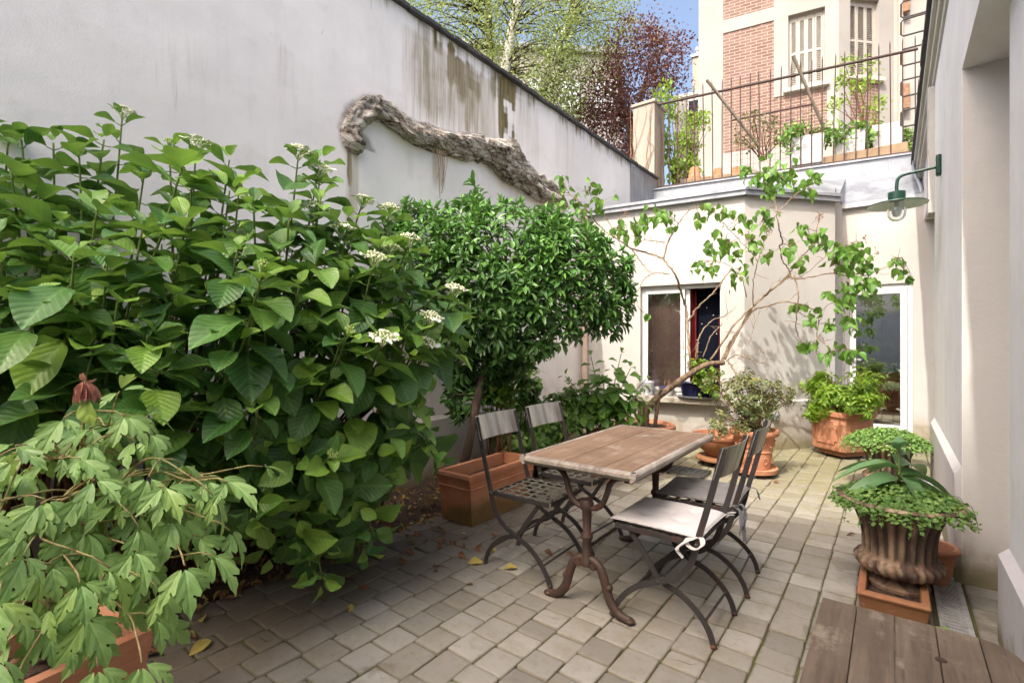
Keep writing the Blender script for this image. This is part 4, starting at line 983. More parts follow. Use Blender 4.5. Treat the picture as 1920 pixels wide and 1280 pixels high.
def apartment():
    A = Vector((-3.94, 13.05, 0)); B = Vector((-.98, 13.57, 0)); Cc = Vector((.02, 14.62, 0)); Dd = Vector((3.2, 15.2, 0))
    t = thing('apartment_building', 'cream apartment building with red brick panels and louvred shutters', 'building', (-2.4, 13.3, 4))
    W = MB(); H = 13.0; w1 = (B - A).length; w2 = (Cc - B).length; w3 = (Dd - Cc).length
    wA = (2.0, 2.74, 7.28, 9.02); wB = (.30, 1.06, 7.38, 9.2)
    brk1 = (.58, 1.70, 6.0, 9.0); brk2 = (.58, 1.70, 9.32, 12); brk3 = (1.72, 2.80, 6.0, 7.2); brk4 = (.30, 1.06, 6.1, 7.3)
    pt1, *_ = wall_panel(W, A, B - A, w1, H, [wA, brk1, brk2, (1.7, 2.78, 6.0, 7.15)], .18, 3.9)
    pt2, *_ = wall_panel(W, B, Cc - B, w2, H, [wB], .18, 3.9); pt3, *_ = wall_panel(W, Cc, Dd - Cc, w3, H, [], .1, 3.9)
    L0 = Vector((-4.7, 17, 0)); wall_panel(W, L0, A - L0, (A - L0).length, H, [], .1, 3.9)
    W.build('wall', M['facade'], t, smooth=0)
    def bricks(pt, q, k):
        me = bpy.data.meshes.new('b'); u0, u1, z0, z1 = q
        me.from_pydata([tuple(pt(u, z, k)) for u, z in ((u0, z0), (u1, z0), (u1, z1), (u0, z1))], [], [(0, 1, 2, 3)])
        uv = me.uv_layers.new(name='UVMap')
        for l, (a, b) in zip(uv.data, ((u0, z0), (u1, z0), (u1, z1), (u0, z1))): l.uv = (a, b)
        finish('brick_panel', me, M['brick'], t, smooth=0)
    bricks(pt1, brk1, .02); bricks(pt1, brk2, .02); bricks(pt1, (1.7, 2.78, 6.0, 7.15), .021); bricks(pt2, brk4, -.004); bricks(pt3, (.62, .95, 6.2, 9.6), -.004)
    for pt, q, nl, nm in ((pt1, wA, 4, 0), (pt2, wB, 3, 1)):
        f = MB(); u0, u1, z0, z1 = q
        for r in ((u0, u0 + .03, z0, z1), (u1 - .03, u1, z0, z1), (u0 + .03, u1 - .03, z1 - .04, z1)): box_uv(f, pt, 0, 0, *r, .10, .17)
        f.quad(pt(u0, z0, .178), pt(u1, z0, .178), pt(u1, z1, .178), pt(u0, z1, .178))
        win = f.build('window', M['shutter'], t, smooth=0)
        shutters(pt, u0 + .032, u1 - .032, z0 + .01, z1 - .045, .11, win, nl)
        s = MB(); box_uv(s, pt, 0, 0, u0 - .1, u1 + .08, z0 - .09, z0 - .002, -.09, .17); s.build('window_sill', M['cornice'], t, smooth=0)
    q = pt3(.12, 0, -.06); MB().tube([(q.x, q.y, 4), (q.x, q.y, 12.5)], .05, 10).build('downpipe', M['pipe_beige'], t)
    for z in (6.9, 9.1): MB().box((q.x + .1, q.y - .05, z), (.12, .1, .55)).build('pipe_box', M['dead_stem'], t, smooth=0)
apartment()
def far_buildings():
    p = P(1300, 230, 17.5); t = thing('far_house', 'beige house end with chimney pipe left of the brick building', 'house', (p.x, p.y, 0), .12)
    top = P(1300, 108, 17.5).z
    MB().box((.55, .8, top / 2), (1.15, 1.6, top)).build('wall', M['facade_far'], t, world=False, smooth=0); MB().box((.55, .8, top + .04), (1.25, 1.7, .08)).build('roof_edge', M['galv'], t, world=False, smooth=0)
    MB().lathe([(.05, 0), (.05, .3), (.075, .3), (.075, .4), (0, .4)], 12, (.1, .2, top)).build('chimney_pipe', M['galv'], t, world=False)
    p2 = P(1300, 240, 15.5); t2 = thing('far_house', 'low white house with a pale blue window behind the climber', 'house', (p2.x, p2.y, 0), .15)
    z1 = P(1300, 178, 15.5).z; MB().box((.2, .6, z1 / 2), (1.6, 1.1, z1)).build('wall', M['facade'], t2, world=False, smooth=0); MB().box((.2, .6, z1 + .05), (1.7, 1.2, .1)).build('roof_edge', M['cornice'], t2, world=False, smooth=0)
    zc = P(1300, 208, 15.5).z; f = MB().box((.0, .03, zc), (.36, .05, .75)).build('window', M['paint_white'], t2, world=False, smooth=0); MB().box((0, -.002, zc), (.27, .02, .64)).build('pane', M['glass_sky'], f, world=False, smooth=0)
    # pale block behind the birches
    p3 = P(880, 300, 27); t3 = thing('apartment_building', 'pale apartment block mostly hidden behind the birch trees', 'building', (p3.x, p3.y, 0), .75)
    w = MB(); Hh = 17.2; w.box((0, 4, Hh / 2), (17, 8, Hh)); w.build('wall', M['facade'], t3, world=False, smooth=0)
    MB().box((0, 4, Hh + .15), (17.4, 8.4, .3)).build('roof', M['zinc'], t3, world=False, smooth=0)
    for fl in range(5):
        for i in range(9):
            x = -7.4 + i * 1.85; z = 2.2 + fl * 3.1
            o = MB().box((x, -.03, z), (1.0, .06, 1.9)).build('window', M['grey_door'], t3, world=False, smooth=0)
far_buildings()
def tree(lab, name, poly, d, dd, trunks, leafmat_, barkm, nleaf, L, W, ncl, csig, droop, cat, group):
    base = Vector((trunks[0][0].x, trunks[0][0].y, 0)); t = thing(name, lab, cat, tuple(base), 0, group)
    tk = MB(); allp = []
    for pts, r0, r1 in [(tr[0:-2], tr[-2], tr[-1]) for tr in trunks]:
        q = spline(pts, 24); tk.tube(q, taper(len(q), r0, r1), 12); allp += q[len(q) // 3:]
    tk.build('trunk', M[barkm], t, smooth=180)
    xs = [q[0] for q in poly]; ys = [q[1] for q in poly]; cl = []
    while len(cl) < ncl:
        x, y = random.uniform(min(xs), max(xs)), random.uniform(min(ys), max(ys))
        if inpoly(x, y, poly): cl.append(P(x, y, d + random.uniform(-dd, dd)))
    br = MB()
    for c in cl[::2]:
        s = min(allp, key=lambda p: (p - c).length + max(0, p.z - c.z) * 1.2); mid = s.lerp(c, .55) + Vector((0, 0, .12 * (s - c).length))
        q = spline([s, mid, c], 8); br.tube(q, taper(len(q), .022, .005), 5)
    br.build('branch', M['bark_dark' if barkm != 'bark_lilac' else 'bark_lilac'], t, smooth=180)
    lv = Leaves()
    ct = [random.random() for _ in cl]
    for k in range(nleaf):
        c = cl[k % ncl]; tb = ct[k % ncl]; s = csig * random.uniform(.5, 1.3); o = rv(s); o.z = o.z * (1.3 if droop else .8) - (abs(random.gauss(0, droop)) if droop else 0)
        p = c + o
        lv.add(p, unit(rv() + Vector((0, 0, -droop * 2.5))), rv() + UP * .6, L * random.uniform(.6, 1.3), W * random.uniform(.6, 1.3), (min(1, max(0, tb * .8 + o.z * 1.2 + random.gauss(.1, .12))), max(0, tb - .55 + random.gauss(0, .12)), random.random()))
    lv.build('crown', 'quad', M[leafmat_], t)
    return t
def trees():
    g = lambda px, d: Vector((*P(px, 600, d).xy, 0))
    tree('birch tree with dark upright trunk above the wall, leftmost of the birches', 'birch_tree', [(690, -70), (930, -70), (940, 120), (900, 130), (820, 70), (760, 40)], 12.5, 1.3,
         [(g(928, 12.5), P(926, 300, 12.5), P(920, 120, 12.5), P(912, -60, 12.5), .12, .07)], 'leaf_birch', 'bark_dark', 7500, .066, .05, 190, .22, .25, 'tree', 'birches behind the wall')
    tree('birch tree with white trunk leaning right, middle of the birches', 'birch_tree', [(900, -70), (1080, -70), (1080, 60), (1060, 190), (1010, 200), (930, 130)], 12.0, 1.2,
         [(g(925, 12), P(935, 250, 12), P(952, 105, 12), P(985, -60, 12.0), .15, .11)], 'leaf_birch', 'birch_bark', 7500, .066, .05, 190, .22, .28, 'tree', 'birches behind the wall')
    tree('birch tree with slim white trunk slanting steeply beside the purple tree', 'birch_tree', [(1030, -70), (1190, -60), (1180, 40), (1150, 70), (1125, 120), (1100, 200), (1060, 240), (1000, 180), (1010, 60)], 12.8, 1.2,
         [(g(985, 12.8), P(1005, 240, 12.8), P(1035, 120, 12.8), P(1090, -20, 12.8), P(1105, -70, 12.8), .11, .06)], 'leaf_birch', 'birch_bark', 8500, .064, .048, 210, .22, .3, 'tree', 'birches behind the wall')
    tree('dark purple leaved plum tree between the birches and the brick building', 'plum_tree', [(1062, 215), (1090, 150), (1125, 105), (1142, 60), (1165, 28), (1188, 30), (1212, 42), (1245, 48), (1262, 68), (1288, 78), (1270, 105), (1288, 150), (1262, 180), (1215, 180), (1192, 300), (1150, 310), (1100, 255)], 14, 1.0,
         [(g(1180, 14), P(1185, 300, 14), P(1165, 180, 14), P(1155, 100, 14), .13, .05), (P(1180, 260, 14), P(1210, 150, 14), P(1235, 80, 14), .06, .02), (P(1168, 200, 14), P(1130, 160, 14), P(1110, 130, 14), .05, .02)], 'leaf_purple', 'bark_lilac', 11000, .085, .058, 230, .20, .05, 'tree', None)
    # a wisp of birch twig against the sky
trees()
# ================================================================== FURNITURE
def table():
    t = thing('garden_table', 'weathered wooden plank table on rusty cast iron trestle legs', 'table', (-1.205, 2.65, 0))
    x0, x1, y0, y1, z0, z1 = -1.515, -.89, 2.06, 3.25, .70, .742
    mb = MB(); Tn = []
    cuts = [x0 + .028, -1.27, -1.06, x1 - .028]
    for i, (a, b) in enumerate(zip(cuts[:-1], cuts[1:])):
        k = len(mb.v); mb.b2((a + .0012, y0 + .03, z0), (b - .0012, y1 - .03, z1 + random.gauss(0, .001))); Tn += [(i * .31 + .1, i * .53, i * .2)] * (len(mb.v) - k)
    o = mb.build('tabletop', M['wood_table'], t, smooth=0, bevel=.003); tints(o, Tn)
    e = MB(); Tn = []
    def edge(a, b, up, n):       # worn, slightly crumbling moulded border
        a, b = Vector(a), Vector(b); d = (b - a).normalized(); s = Vector((d.y, -d.x, 0)); pts = [a.lerp(b, i / n) for i in range(n + 1)]
        k = len(e.v); vs = []
        for i, p in enumerate(pts):
            w = .002 * fbm(i * .5, up * 3) + .003 * abs(fbm(i * 1.3, up)); q = p + s * w
            for dx, dz in ((0, 0), (.020 - abs(w), 0), (.030, -.010), (.031, -.024), (.022, -.034), (.010, -.043), (0, -.043)): vs.append(q + s * (dx) + Vector((0, 0, dz)))
        m = 7; fs = [(i * m + j, i * m + (j + 1) % m, (i + 1) * m + (j + 1) % m, (i + 1) * m + j) for i in range(n) for j in range(m)]
        fs += [tuple(range(m)), tuple(reversed(range(n * m, n * m + m)))]
        e.add(vs, fs); Tn.extend([(up * .3, .4, .1)] * (len(e.v) - k))
    zt = z1 + .0005
    edge((x0 + .028, y1, zt), (x0 + .028, y0, zt), 1, 60)      # long sides, outward -x
    edge((x1 - .028, y0, zt), (x1 - .028, y1, zt), 2, 60)
    edge((x0, y0 + .03, zt), (x1, y0 + .03, zt), 3, 34); edge((x1, y1 - .03, zt), (x0, y1 - .03, zt), 4, 34)
    e.f = [tuple(reversed(f)) for f in e.f]
    o = e.build('edge_moulding', M['wood_edge'], t, smooth=40); tints(o, Tn)
    MB().b2((x0 + .05, y0 + .08, .672), (x0 + .09, y1 - .08, .6995)).b2((x1 - .09, y0 + .08, .672), (x1 - .05, y1 - .08, .6995)).build('rail', M['wood_bench'], t, smooth=0)
    for yy in (2.2, 3.10):
        cx = -1.205; tr = MB(); L = lambda pts: [Vector((cx + a, yy, b)) for a, b in pts]
        prof = [(.030, .215), (.036, .235), (.026, .25), (.0235, .30), (.022, .34), (.031, .352), (.031, .366), (.021, .378), (.023, .44), (.025, .485), (.034, .495), (.036, .52), (.028, .54)]
        tr.lathe(prof, 16, (cx, yy, 0), mod=lambda r, z, a: r * (1 - .07 * abs(math.sin(4 * a))), close=True)
        leg = tr.build('trestle_column', M['iron_rust'], t, smooth=50)
        for s in (-1, 1):
            f = MB(); q = spline(L([(0, .245), (s * .035, .245), (s * .075, .215), (s * .10, .15), (s * .125, .075), (s * .165, .028), (s * .20, .016), (s * .228, .014)]), 28)
            n = len(q); sc = [1.0 + .25 * math.sin(PI * i / n) for i in range(n)]
            f.sweep(q, [(math.cos(a) * .019, math.sin(a) * .0155) for a in [2 * PI * i / 10 for i in range(10)]], up=(0, 1, 0), scale=sc)
            f.ball((cx + s * .225, yy, .014), .026, 8, .52); f.tube([(cx + s * .04, yy - .022, .222), (cx + s * .04, yy + .022, .222)], .017, 10); f.ball((cx + s * .118, yy, .135), .02, 8)
            f.build('trestle_foot', M['iron_rust'], t, smooth=60)
            a = MB(); q = spline(L([(0, .50), (s * .045, .505), (s * .085, .535), (s * .108, .585), (s * .125, .635), (s * .16, .668), (s * .235, .682)]), 24)
            a.sweep(q, [(math.cos(b) * .014, math.sin(b) * .017) for b in [2 * PI * i / 10 for i in range(10)]], up=(0, 1, 0)); a.b2((cx + s * .2 - .05, yy - .018, .674), (cx + s * .2 + .06, yy + .018, .6985))
            a.build('trestle_arm', M['iron_rust'], t, smooth=60)
    MB().tube([(-1.205, 2.2, .30), (-1.205, 3.10, .30)], .009, 8).build('tie_rod', M['iron'], t)
table()
F1 = [(-.285, .87), (-.255, .745), (-.215, .59), (-.177, .455), (-.165, .40), (-.14, .335), (-.085, .272), (0, .228), (.09, .185), (.155, .13), (.20, .07), (.232, .0)]
F2 = [(.150, .432), (.125, .395), (.07, .322), (0, .228), (-.10, .187), (-.175, .13), (-.22, .065), (-.24, 0)]
def make_chair(lab):
    t = thing('folding_chair', lab, 'chair', (0, 0, 0), 0, 'iron folding chairs around the table')
    for s in (-1, 1):
        y = s * .192; q = [Vector((a, y, b)) for a, b in F1]; q = q[:4] + spline(q[3:], 36)[1:]
        MB().bar(q, .026, .009, (0, 1, 0)).build('back_leg_frame', M['iron'], t, world=False, smooth=60)
        y = s * .168; q = spline([Vector((a, y, b)) for a, b in F2], 36)
        MB().bar(q, .024, .009, (0, 1, 0)).build('front_leg_frame', M['iron'], t, world=False, smooth=60)
    for x, z, w, rad, kn in ((-.172, .437, .192, .009, .016), (.175, .10, .19, .006, 0), (-.20, .105, .165, .006, 0), (.145, .42, .168, .007, 0), (0, .228, .19, .005, .011)):
        r = MB().tube([(x, -w, z), (x, w, z)], rad, 8)
        if kn:
            for s in (-1, 1): r.ball((x, s * w, z), kn, 8)
        r.build('stretcher', M['iron'], t, world=False, smooth=60)
    for s in (-1, 1):
        for x, y in ((.229, .192), (-.237, .168)): MB().ball((x, s * y, .009), .014, 6, .7).build('foot', M['iron_rust'], t, world=False, smooth=60)
    # sheet steel backrest, gently curved
    V, Fc = [], []; n = 14
    for i in range(n + 1):
        s = -1 + 2 * i / n; bow = -.030 * (1 - s * s)
        for a, z in ((-.248, .735), (-.2885, .875)):
            for k in (0, .003): V.append((a + bow + k, s * .205, z))
    for i in range(n):
        b = i * 4; Fc += [(b, b + 4, b + 6, b + 2), (b + 1, b + 3, b + 7, b + 5), (b + 2, b + 6, b + 7, b + 3), (b, b + 1, b + 5, b + 4)]
    Fc += [(0, 2, 3, 1), (4 * n, 4 * n + 1, 4 * n + 3, 4 * n + 2)]
    me = bpy.data.meshes.new('backrest'); me.from_pydata(V, [], Fc); finish('backrest', me, M['steel'], t, world=False, smooth=40)
    # woven strap seat
    sm = MB(); x0, x1, w, z = -.165, .225, .186, .446
    fr = [(-1, x0), (1, x0)]
    sm.b2((x0, -w, z - .022), (x0 + .008, w, z + .004)); sm.b2((x1 - .008, -w + .02, z - .022), (x1, w - .02, z + .004))
    for s in (-1, 1): sm.b2((x0 + .008, s * w - .004, z - .022), (x1 - .008, s * w + .004, z + .004))
    f = sm.build('seat_frame', M['iron'], t, world=False, smooth=0, bevel=.002)
    st = MB(); nx, ny = 6, 6
    for i in range(nx):
        x = x0 + .035 + (x1 - x0 - .07) * i / (nx - 1)
        pts = [Vector((x, -w + .004 + (2 * w - .008) * k / (ny * 2), z + (.0022 if (k + i) % 2 else -.0010))) for k in range(ny * 2 + 1)]
        st.bar(pts, .017, .0022, (0, 0, 1))
    for j in range(ny):
        y = -w + .028 + (2 * w - .056) * j / (ny - 1)
        pts = [Vector((x0 + .008 + (x1 - x0 - .016) * k / (nx * 2), y, z + (-.0010 if (k + j) % 2 else .0034))) for k in range(nx * 2 + 1)]
        st.bar(pts, .017, .0022, (0, 0, 1))
    st.build('seat_lattice', M['seat_iron'], t, world=False, smooth=0)
    return t
ch = make_chair('bare iron folding chair at the near left side of the table, by the trough')
ch.location = (-1.695, 2.45, 0); ch.rotation_euler = (0, 0, .02)
dup(ch, (-1.695, 2.965, 0), -.05, 'bare iron folding chair at the far left side of the table')
dup(ch, (-.848, 2.41, 0), PI - .015, 'iron folding chair with the pale tufted cushion, nearest the camera')
dup(ch, (-.842, 2.945, 0), PI + .05, 'iron folding chair carrying the dark grey cushion, far right of the table')
def cushion(loc, rz, m, tm, lab, seed):
    t = thing('seat_cushion', lab, 'cushion', loc, rz, 'chair cushions')
    n = 40; V, Fc = [], []; hx, hy = .215, .205; tuf = [(a, b) for a in (-.085, .085) for b in (-.085, .085)] + [(0, 0)]
    for side in (1, -1):
        for i in range(n + 1):
            for j in range(n + 1):
                u, v = -1 + 2 * i / n, -1 + 2 * j / n; c = 1 - .035 * (u * u * v * v)
                x, y = u * hx * (1 - .03 * (1 - v * v)) * c, v * hy * (1 - .03 * (1 - u * u)) * c
                e = max(0, (1 - abs(u) ** 5) * (1 - abs(v) ** 5)) ** .5
                z = .022 * e + .004 * fbm(x * 9 + seed, y * 9) * e
                if side == 1:
                    for a, b in tuf: 
                        d2 = math.hypot(x - a, y - b); z -= .013 * math.exp(-(d2 / .022) ** 2) + .004 * math.exp(-(d2 / .06) ** 2); 
                V.append((x, y, .0235 + (z if side == 1 else -z * .85)))
    N = (n + 1) ** 2
    for i in range(n):
        for j in range(n):
            q = i * (n + 1) + j; Fc.append((q, q + n + 1, q + n + 2, q + 1)); Fc.append((N + q, N + q + 1, N + q + n + 2, N + q + n + 1))
    me = bpy.data.meshes.new('pad'); me.from_pydata(V, [], Fc); bm = bmesh.new(); bm.from_mesh(me); bmesh.ops.remove_doubles(bm, verts=bm.verts, dist=.0008); bmesh.ops.recalc_face_normals(bm, faces=bm.faces); bm.to_mesh(me); bm.free()
    finish('pad', me, m, t, world=False, smooth=180)
    s = MB(); ring = spline([(hx * math.cos(0), 0, 0)] * 1 + [(0, 0, 0)], 2)
    edge = []
    for k in range(81):
        a = 2 * PI * k / 80; ca, sa = math.cos(a), math.sin(a); e = max(abs(ca), abs(sa)); edge.append((ca / e * hx * .985 * (1 - .03 * (1 - min(1, abs(sa / e)) ** 2)), sa / e * hy * .985 * (1 - .03 * (1 - min(1, abs(ca / e)) ** 2)), .0235))
    s.tube(edge, .0035, 6, cap=False); s.build('piping', m, t, world=False, smooth=180)
    return t
def ribbons(t, m, specs):
    for pts in specs:
        q = spline([Vector(p) for p in pts], 22); MB().bar(q, .022, .0022, (0, 0, 1)).build('tie', m, t, world=False, smooth=60)
c = cushion((-.865, 2.41, .450), PI - .015, M['cushion_light'], None, 'pale grey tufted seat cushion with ties on the nearest chair', 1)
ribbons(c, M['tie_light'], [[(-.19, .19, .02), (-.215, .205, .028), (-.225, .225, .01), (-.20, .232, -.015), (-.165, .225, -.01), (-.155, .215, .012), (-.19, .20, .022)], [(-.19, .20, .024), (-.155, .228, .006), (-.125, .245, -.028), (-.15, .246, -.06)],
                           [(-.19, -.19, .02), (-.225, -.205, .03), (-.25, -.20, .035)], [(-.19, -.18, .02), (-.24, -.215, .02)]])
c = cushion((-.860, 2.945, .450), PI + .05, M['cushion_grey'], None, 'dark grey seat cushion on the far right chair', 5)
ribbons(c, M['tie_grey'], [[(-.19, .18, .02), (-.235, .19, .03), (-.25, .195, -.02), (-.245, .2, -.09), (-.25, .205, -.15)], [(-.19, .19, .02), (-.225, .20, .0), (-.235, .21, -.06), (-.225, .215, -.12)], [(-.19, -.19, .02), (-.24, -.2, .02), (-.26, -.21, -.04)]])
def bench():
    t = thing('wooden_bench', 'weathered wide plank wooden bench top at the lower right corner', 'bench', (.06, 1.4, 0))
    z = .45; mb = MB(); Tn = []; x0, x1, y0, y1 = -.192, .30, .55, 2.005; n = 5
    for i in range(n):
        a = x0 + (x1 - x0) * i / n + .0008; b = x0 + (x1 - x0) * (i + 1) / n - .0008; k = len(mb.v); zz = z + random.gauss(0, .0008)
        if i < n - 1: mb.b2((a, y0, z - .035), (b, y1, zz))
        else:
            poly = [(a, y0), (b, y0), (b, y1 - .16), (b - .006, y1 - .10), (b - .03, y1 - .045), (b - .06, y1 - .012), (a, y1)]; mb.prism(poly, z - .035, zz)
        Tn += [(i * .37 + .2, i * .71, .3 * i)] * (len(mb.v) - k)
    o = mb.build('top', M['wood_bench'], t, smooth=0, bevel=.003); tints(o, Tn)
    kn = MB().lathe([(0, .0), (.013, 0), (.014, -.004)], 16, (.105, 1.80, z + .0022)); k2 = kn.build('knot', M['soil'], t, smooth=0)
    for x in (x0 + .05, x1 - .06):
        for y in (y0 + .1, y1 - .16): MB().b2((x - .025, y - .025, 0), (x + .025, y + .025, z - .0352)).build('leg', M['wood_bench'], t, smooth=0, bevel=.004)
    MB().b2((x0 + .03, y0 + .1, z - .10), (x0 + .05, y1 - .1, z - .0352)).b2((x1 - .06, y0 + .1, z - .10), (x1 - .04, y1 - .2, z - .0352)).build('apron', M['wood_bench'], t, smooth=0)
bench()
# ================================================================== POTS
def pot_lathe(name, lab, cat, c, prof, m, n=44, group=None, soil=None, mod=None, rot=0):
    t = thing(name, lab, cat, tuple(c), rot, group)
    MB().lathe(prof, n, (0, 0, 0), mod).build('body', M[m], t, world=False, smooth=35)
    if soil: soilm(t, soil[0], soil[1])
    return t
def soilm(t, r, z, dx=0):
    V = [(0, 0, z + .012)]; Fc = []; n = 28
    for k in (1, 2, 3):
        for i in range(n): a = 2 * PI * i / n; V.append((r * k / 3 * math.cos(a), r * k / 3 * math.sin(a), z + .012 * (1 - k / 3) + random.gauss(0, .005)))
    for i in range(n):
        Fc.append((0, 1 + i, 1 + (i + 1) % n))
        for k in range(2): b = 1 + k * n; Fc.append((b + i, b + n + i, b + n + (i + 1) % n, b + (i + 1) % n))
    me = bpy.data.meshes.new('soil'); me.from_pydata(V, [], Fc); finish('soil', me, M['soil'], t, world=False, smooth=180)
def box_planter(name, lab, c, sx, sy, h, m, rz=0, flare=.9, rim=.05, z0=0., band=True, soilz=.05, wall=.035):
    t = thing(name, lab, 'planter', (c[0], c[1], 0), rz)
    mb = MB(); lv = [(flare, z0), (flare + (1 - flare) * .85, z0 + h - rim), (1.0, z0 + h - rim + .004), (1.03, z0 + h - rim * .4), (1.02, z0 + h)]
    if band: lv[1:1] = [(flare + (1 - flare) * .6, z0 + h * .70), (flare + (1 - flare) * .6 + .02, z0 + h * .705), (flare + (1 - flare) * .6 + .02, z0 + h * .735), (flare + (1 - flare) * .62, z0 + h * .74)]
    sq = [(-1, -1), (1, -1), (1, 1), (-1, 1)]; ch = .10
    ring = lambda k, ins=0: [((a * sx / 2 * k - a * ins), (b * sy / 2 * k - b * ins)) for a, b in sq]
    vs = []; 
    for k, z in lv: vs += [(x, y, z) for x, y in ring(k)]
    vs += [(x, y, z0 + h) for x, y in ring(1.0, wall)]; vs += [(x, y, z0 + h * .35) for x, y in ring(.95, wall)]
    L = len(lv) + 2; fs = [tuple(reversed(range(4)))]
    for j in range(L - 1):
        for i in range(4): fs.append((j * 4 + i, j * 4 + (i + 1) % 4, j * 4 + 4 + (i + 1) % 4, j * 4 + 4 + i))
    mb.add(vs, fs); mb.build('body', M[m], t, world=False, smooth=0, bevel=.008, seg=3)
    V, Fc = [], []; n = 14
    for i in range(n + 1):
        for j in range(n + 1): V.append(((-1 + 2 * i / n) * (sx / 2 - wall + .006), (-1 + 2 * j / n) * (sy / 2 - wall + .006), z0 + h - soilz + random.gauss(0, .006)))
    for i in range(n):
        for j in range(n): q = i * (n + 1) + j; Fc.append((q, q + n + 1, q + n + 2, q + 1))
    me = bpy.data.meshes.new('soil'); me.from_pydata(V, [], Fc); finish('soil', me, M['soil'], t, world=False, smooth=180)
    return t
box_planter('trough_planter', 'long mossy terracotta trough planter behind the left chairs', (-2.525, 3.02), .33, .80, .37, 'terracotta_moss', 0, .90, .055, soilz=.09)
# --- octagonal-cornered square planter with choisya
hx = (-.47, 6.93)
def hex_planter():
    t = thing('square_planter', 'orange terracotta square planter with framed panels beside the glazed door', 'planter', (hx[0], hx[1], 0), 0)
    rz = math.atan2(hx[1], hx[0]) + PI / 4 + .05; Rm = Matrix.Rotation(rz, 3, 'Z'); s = .245; h0, h1 = .085, .53
    def octa(s, c): return [(-s + c, -s), (s - c, -s), (s, -s + c), (s, s - c), (s - c, s), (-s + c, s), (-s, s - c), (-s, -s + c)]
    mb = MB(); vs = []; lv = [(.90, h0), (.93, h0 + .03), (.94, h1 - .07), (.98, h1 - .068), (1.05, h1 - .055), (1.06, h1 - .012), (1.04, h1), (.93, h1), (.90, h1 - .07)]
    for k, z in lv: vs += [tuple(Rm @ Vector((x * k, y * k, z))) for x, y in octa(s, .045)]
    fs = [tuple(reversed(range(8)))] + [(j * 8 + i, j * 8 + (i + 1) % 8, j * 8 + 8 + (i + 1) % 8, j * 8 + 8 + i) for j in range(len(lv) - 1) for i in range(8)] + [tuple((len(lv) - 1) * 8 + i for i in range(8))]
    mb.add(vs, fs); mb.build('body', M['terracotta_pale'], t, world=False, smooth=30, bevel=.006)
    for k in range(4):
        R2 = Rm @ Matrix.Rotation(k * PI / 2, 3, 'Z'); w, z0, z1, c = .155, h0 + .075, h1 - .105, .04
        fr = [(-w, z0 + c), (-w + c * .5, z0 + c), (-w + c, z0 + c * .4), (-w + c, z0), (w - c, z0), (w - c, z0 + c * .4), (w - c * .5, z0 + c), (w, z0 + c), (w, z1 - c), (w - c * .5, z1 - c), (w - c, z1 - c * .4), (w - c, z1), (-w + c, z1), (-w + c, z1 - c * .4), (-w + c * .5, z1 - c), (-w, z1 - c)]
        p = MB(); n = len(fr); o = s * .9355
        vs = [R2 @ Vector((a, -o - .001, b)) for a, b in fr] + [R2 @ Vector((a * .985, -o - .012, (b - .3) * .985 + .3)) for a, b in fr] + [R2 @ Vector((a * .93, -o - .012, (b - .3) * .93 + .3)) for a, b in fr] + [R2 @ Vector((a * .915, -o - .005, (b - .3) * .915 + .3)) for a, b in fr]
        fs = [(j * n + i, j * n + (i + 1) % n, (j + 1) * n + (i + 1) % n, (j + 1) * n + i) for j in range(3) for i in range(n)] + [tuple(range(3 * n, 4 * n))]
        p.add(vs, fs); p.build('panel', M['terracotta_pale'], t, world=False, smooth=30)
    sl = MB(); sl.add([tuple(Rm @ Vector((x * .9, y * .9, h1 - .03))) for x, y in octa(s, .045)], [tuple(range(8))]); sl.build('soil', M['soil'], t, world=False, smooth=0)
    ba = MB(); ba.add([tuple(Rm @ Vector((x * .72, y * .72, z))) for z in (.03, .083) for x, y in octa(s, .045)], [tuple(reversed(range(8))), tuple(range(8, 16))] + [(i, (i + 1) % 8, 8 + (i + 1) % 8, 8 + i) for i in range(8)]); ba.build('base', M['terracotta_dark'], t, world=False, smooth=0)
    for a, b in ((-1, -1), (1, -1), (1, 1), (-1, 1)):
        q = Rm @ Vector((a * .13, b * .13, .018)); MB().ball(q, .018, 8).build('caster', M['plastic_black'], t, world=False)
hex_planter()
# --- round pots
def rimpot(r0, r1, h, lip=.05, th=.022):
    return [(0, 0), (r0, 0), (r0 + (r1 - r0) * .82, h - lip - .004), (r1 - .004, h - lip), (r1 + .012, h - lip * .6), (r1 + .012, h - .01), (r1, h), (r1 - th, h - .004), (r1 - th * 1.6, h - .05), (r0 * .9, h * .3)]
pw = Vector((*P(1205, 640, 5.32).xy, 0))
bowlprof = [(0, 0), (.20, 0), (.215, .03), (.235, .10), (.275, .22), (.305, .34), (.30, .36), (.318, .38), (.335, .41), (.335, .44), (.318, .455), (.29, .452), (.275, .42), (.24, .25)]
pot_lathe('bowl_pot', 'wide rounded terracotta pot holding the leaning lilac', 'pot', pw, bowlprof, 'terracotta_pale', 52, soil=(.27, .415))
sc = pot_lathe('plant_saucer', 'terracotta saucer standing under the wide lilac pot', 'saucer', pw + Vector((0, 0, 0)), [(0, .004), (.235, .004), (.26, .02), (.275, .055), (.268, .06), (.25, .03), (.20, .0285)], 'terracotta')
ph = Vector((*P(1135, 640, 4.86).xy, 0))
pot_lathe('flower_pot', 'plain terracotta pot with young hydrangea behind the table', 'pot', ph, rimpot(.125, .172, .455, .055), 'terracotta', soil=(.145, .41))
pb = Vector((*P(1349, 640, 5.38).xy, 0))
t = pot_lathe('shallow_bowl', 'empty low round terracotta bowl on a wheeled stand by the wall', 'bowl', pb + Vector((0, 0, .095)), [(0, 0), (.11, 0), (.13, .02), (.22, .10), (.262, .17), (.272, .20), (.285, .205), (.29, .225), (.28, .236), (.262, .232), (.245, .17), (.20, .11), (.10, .05), (0, .045)], 'terracotta_dark')
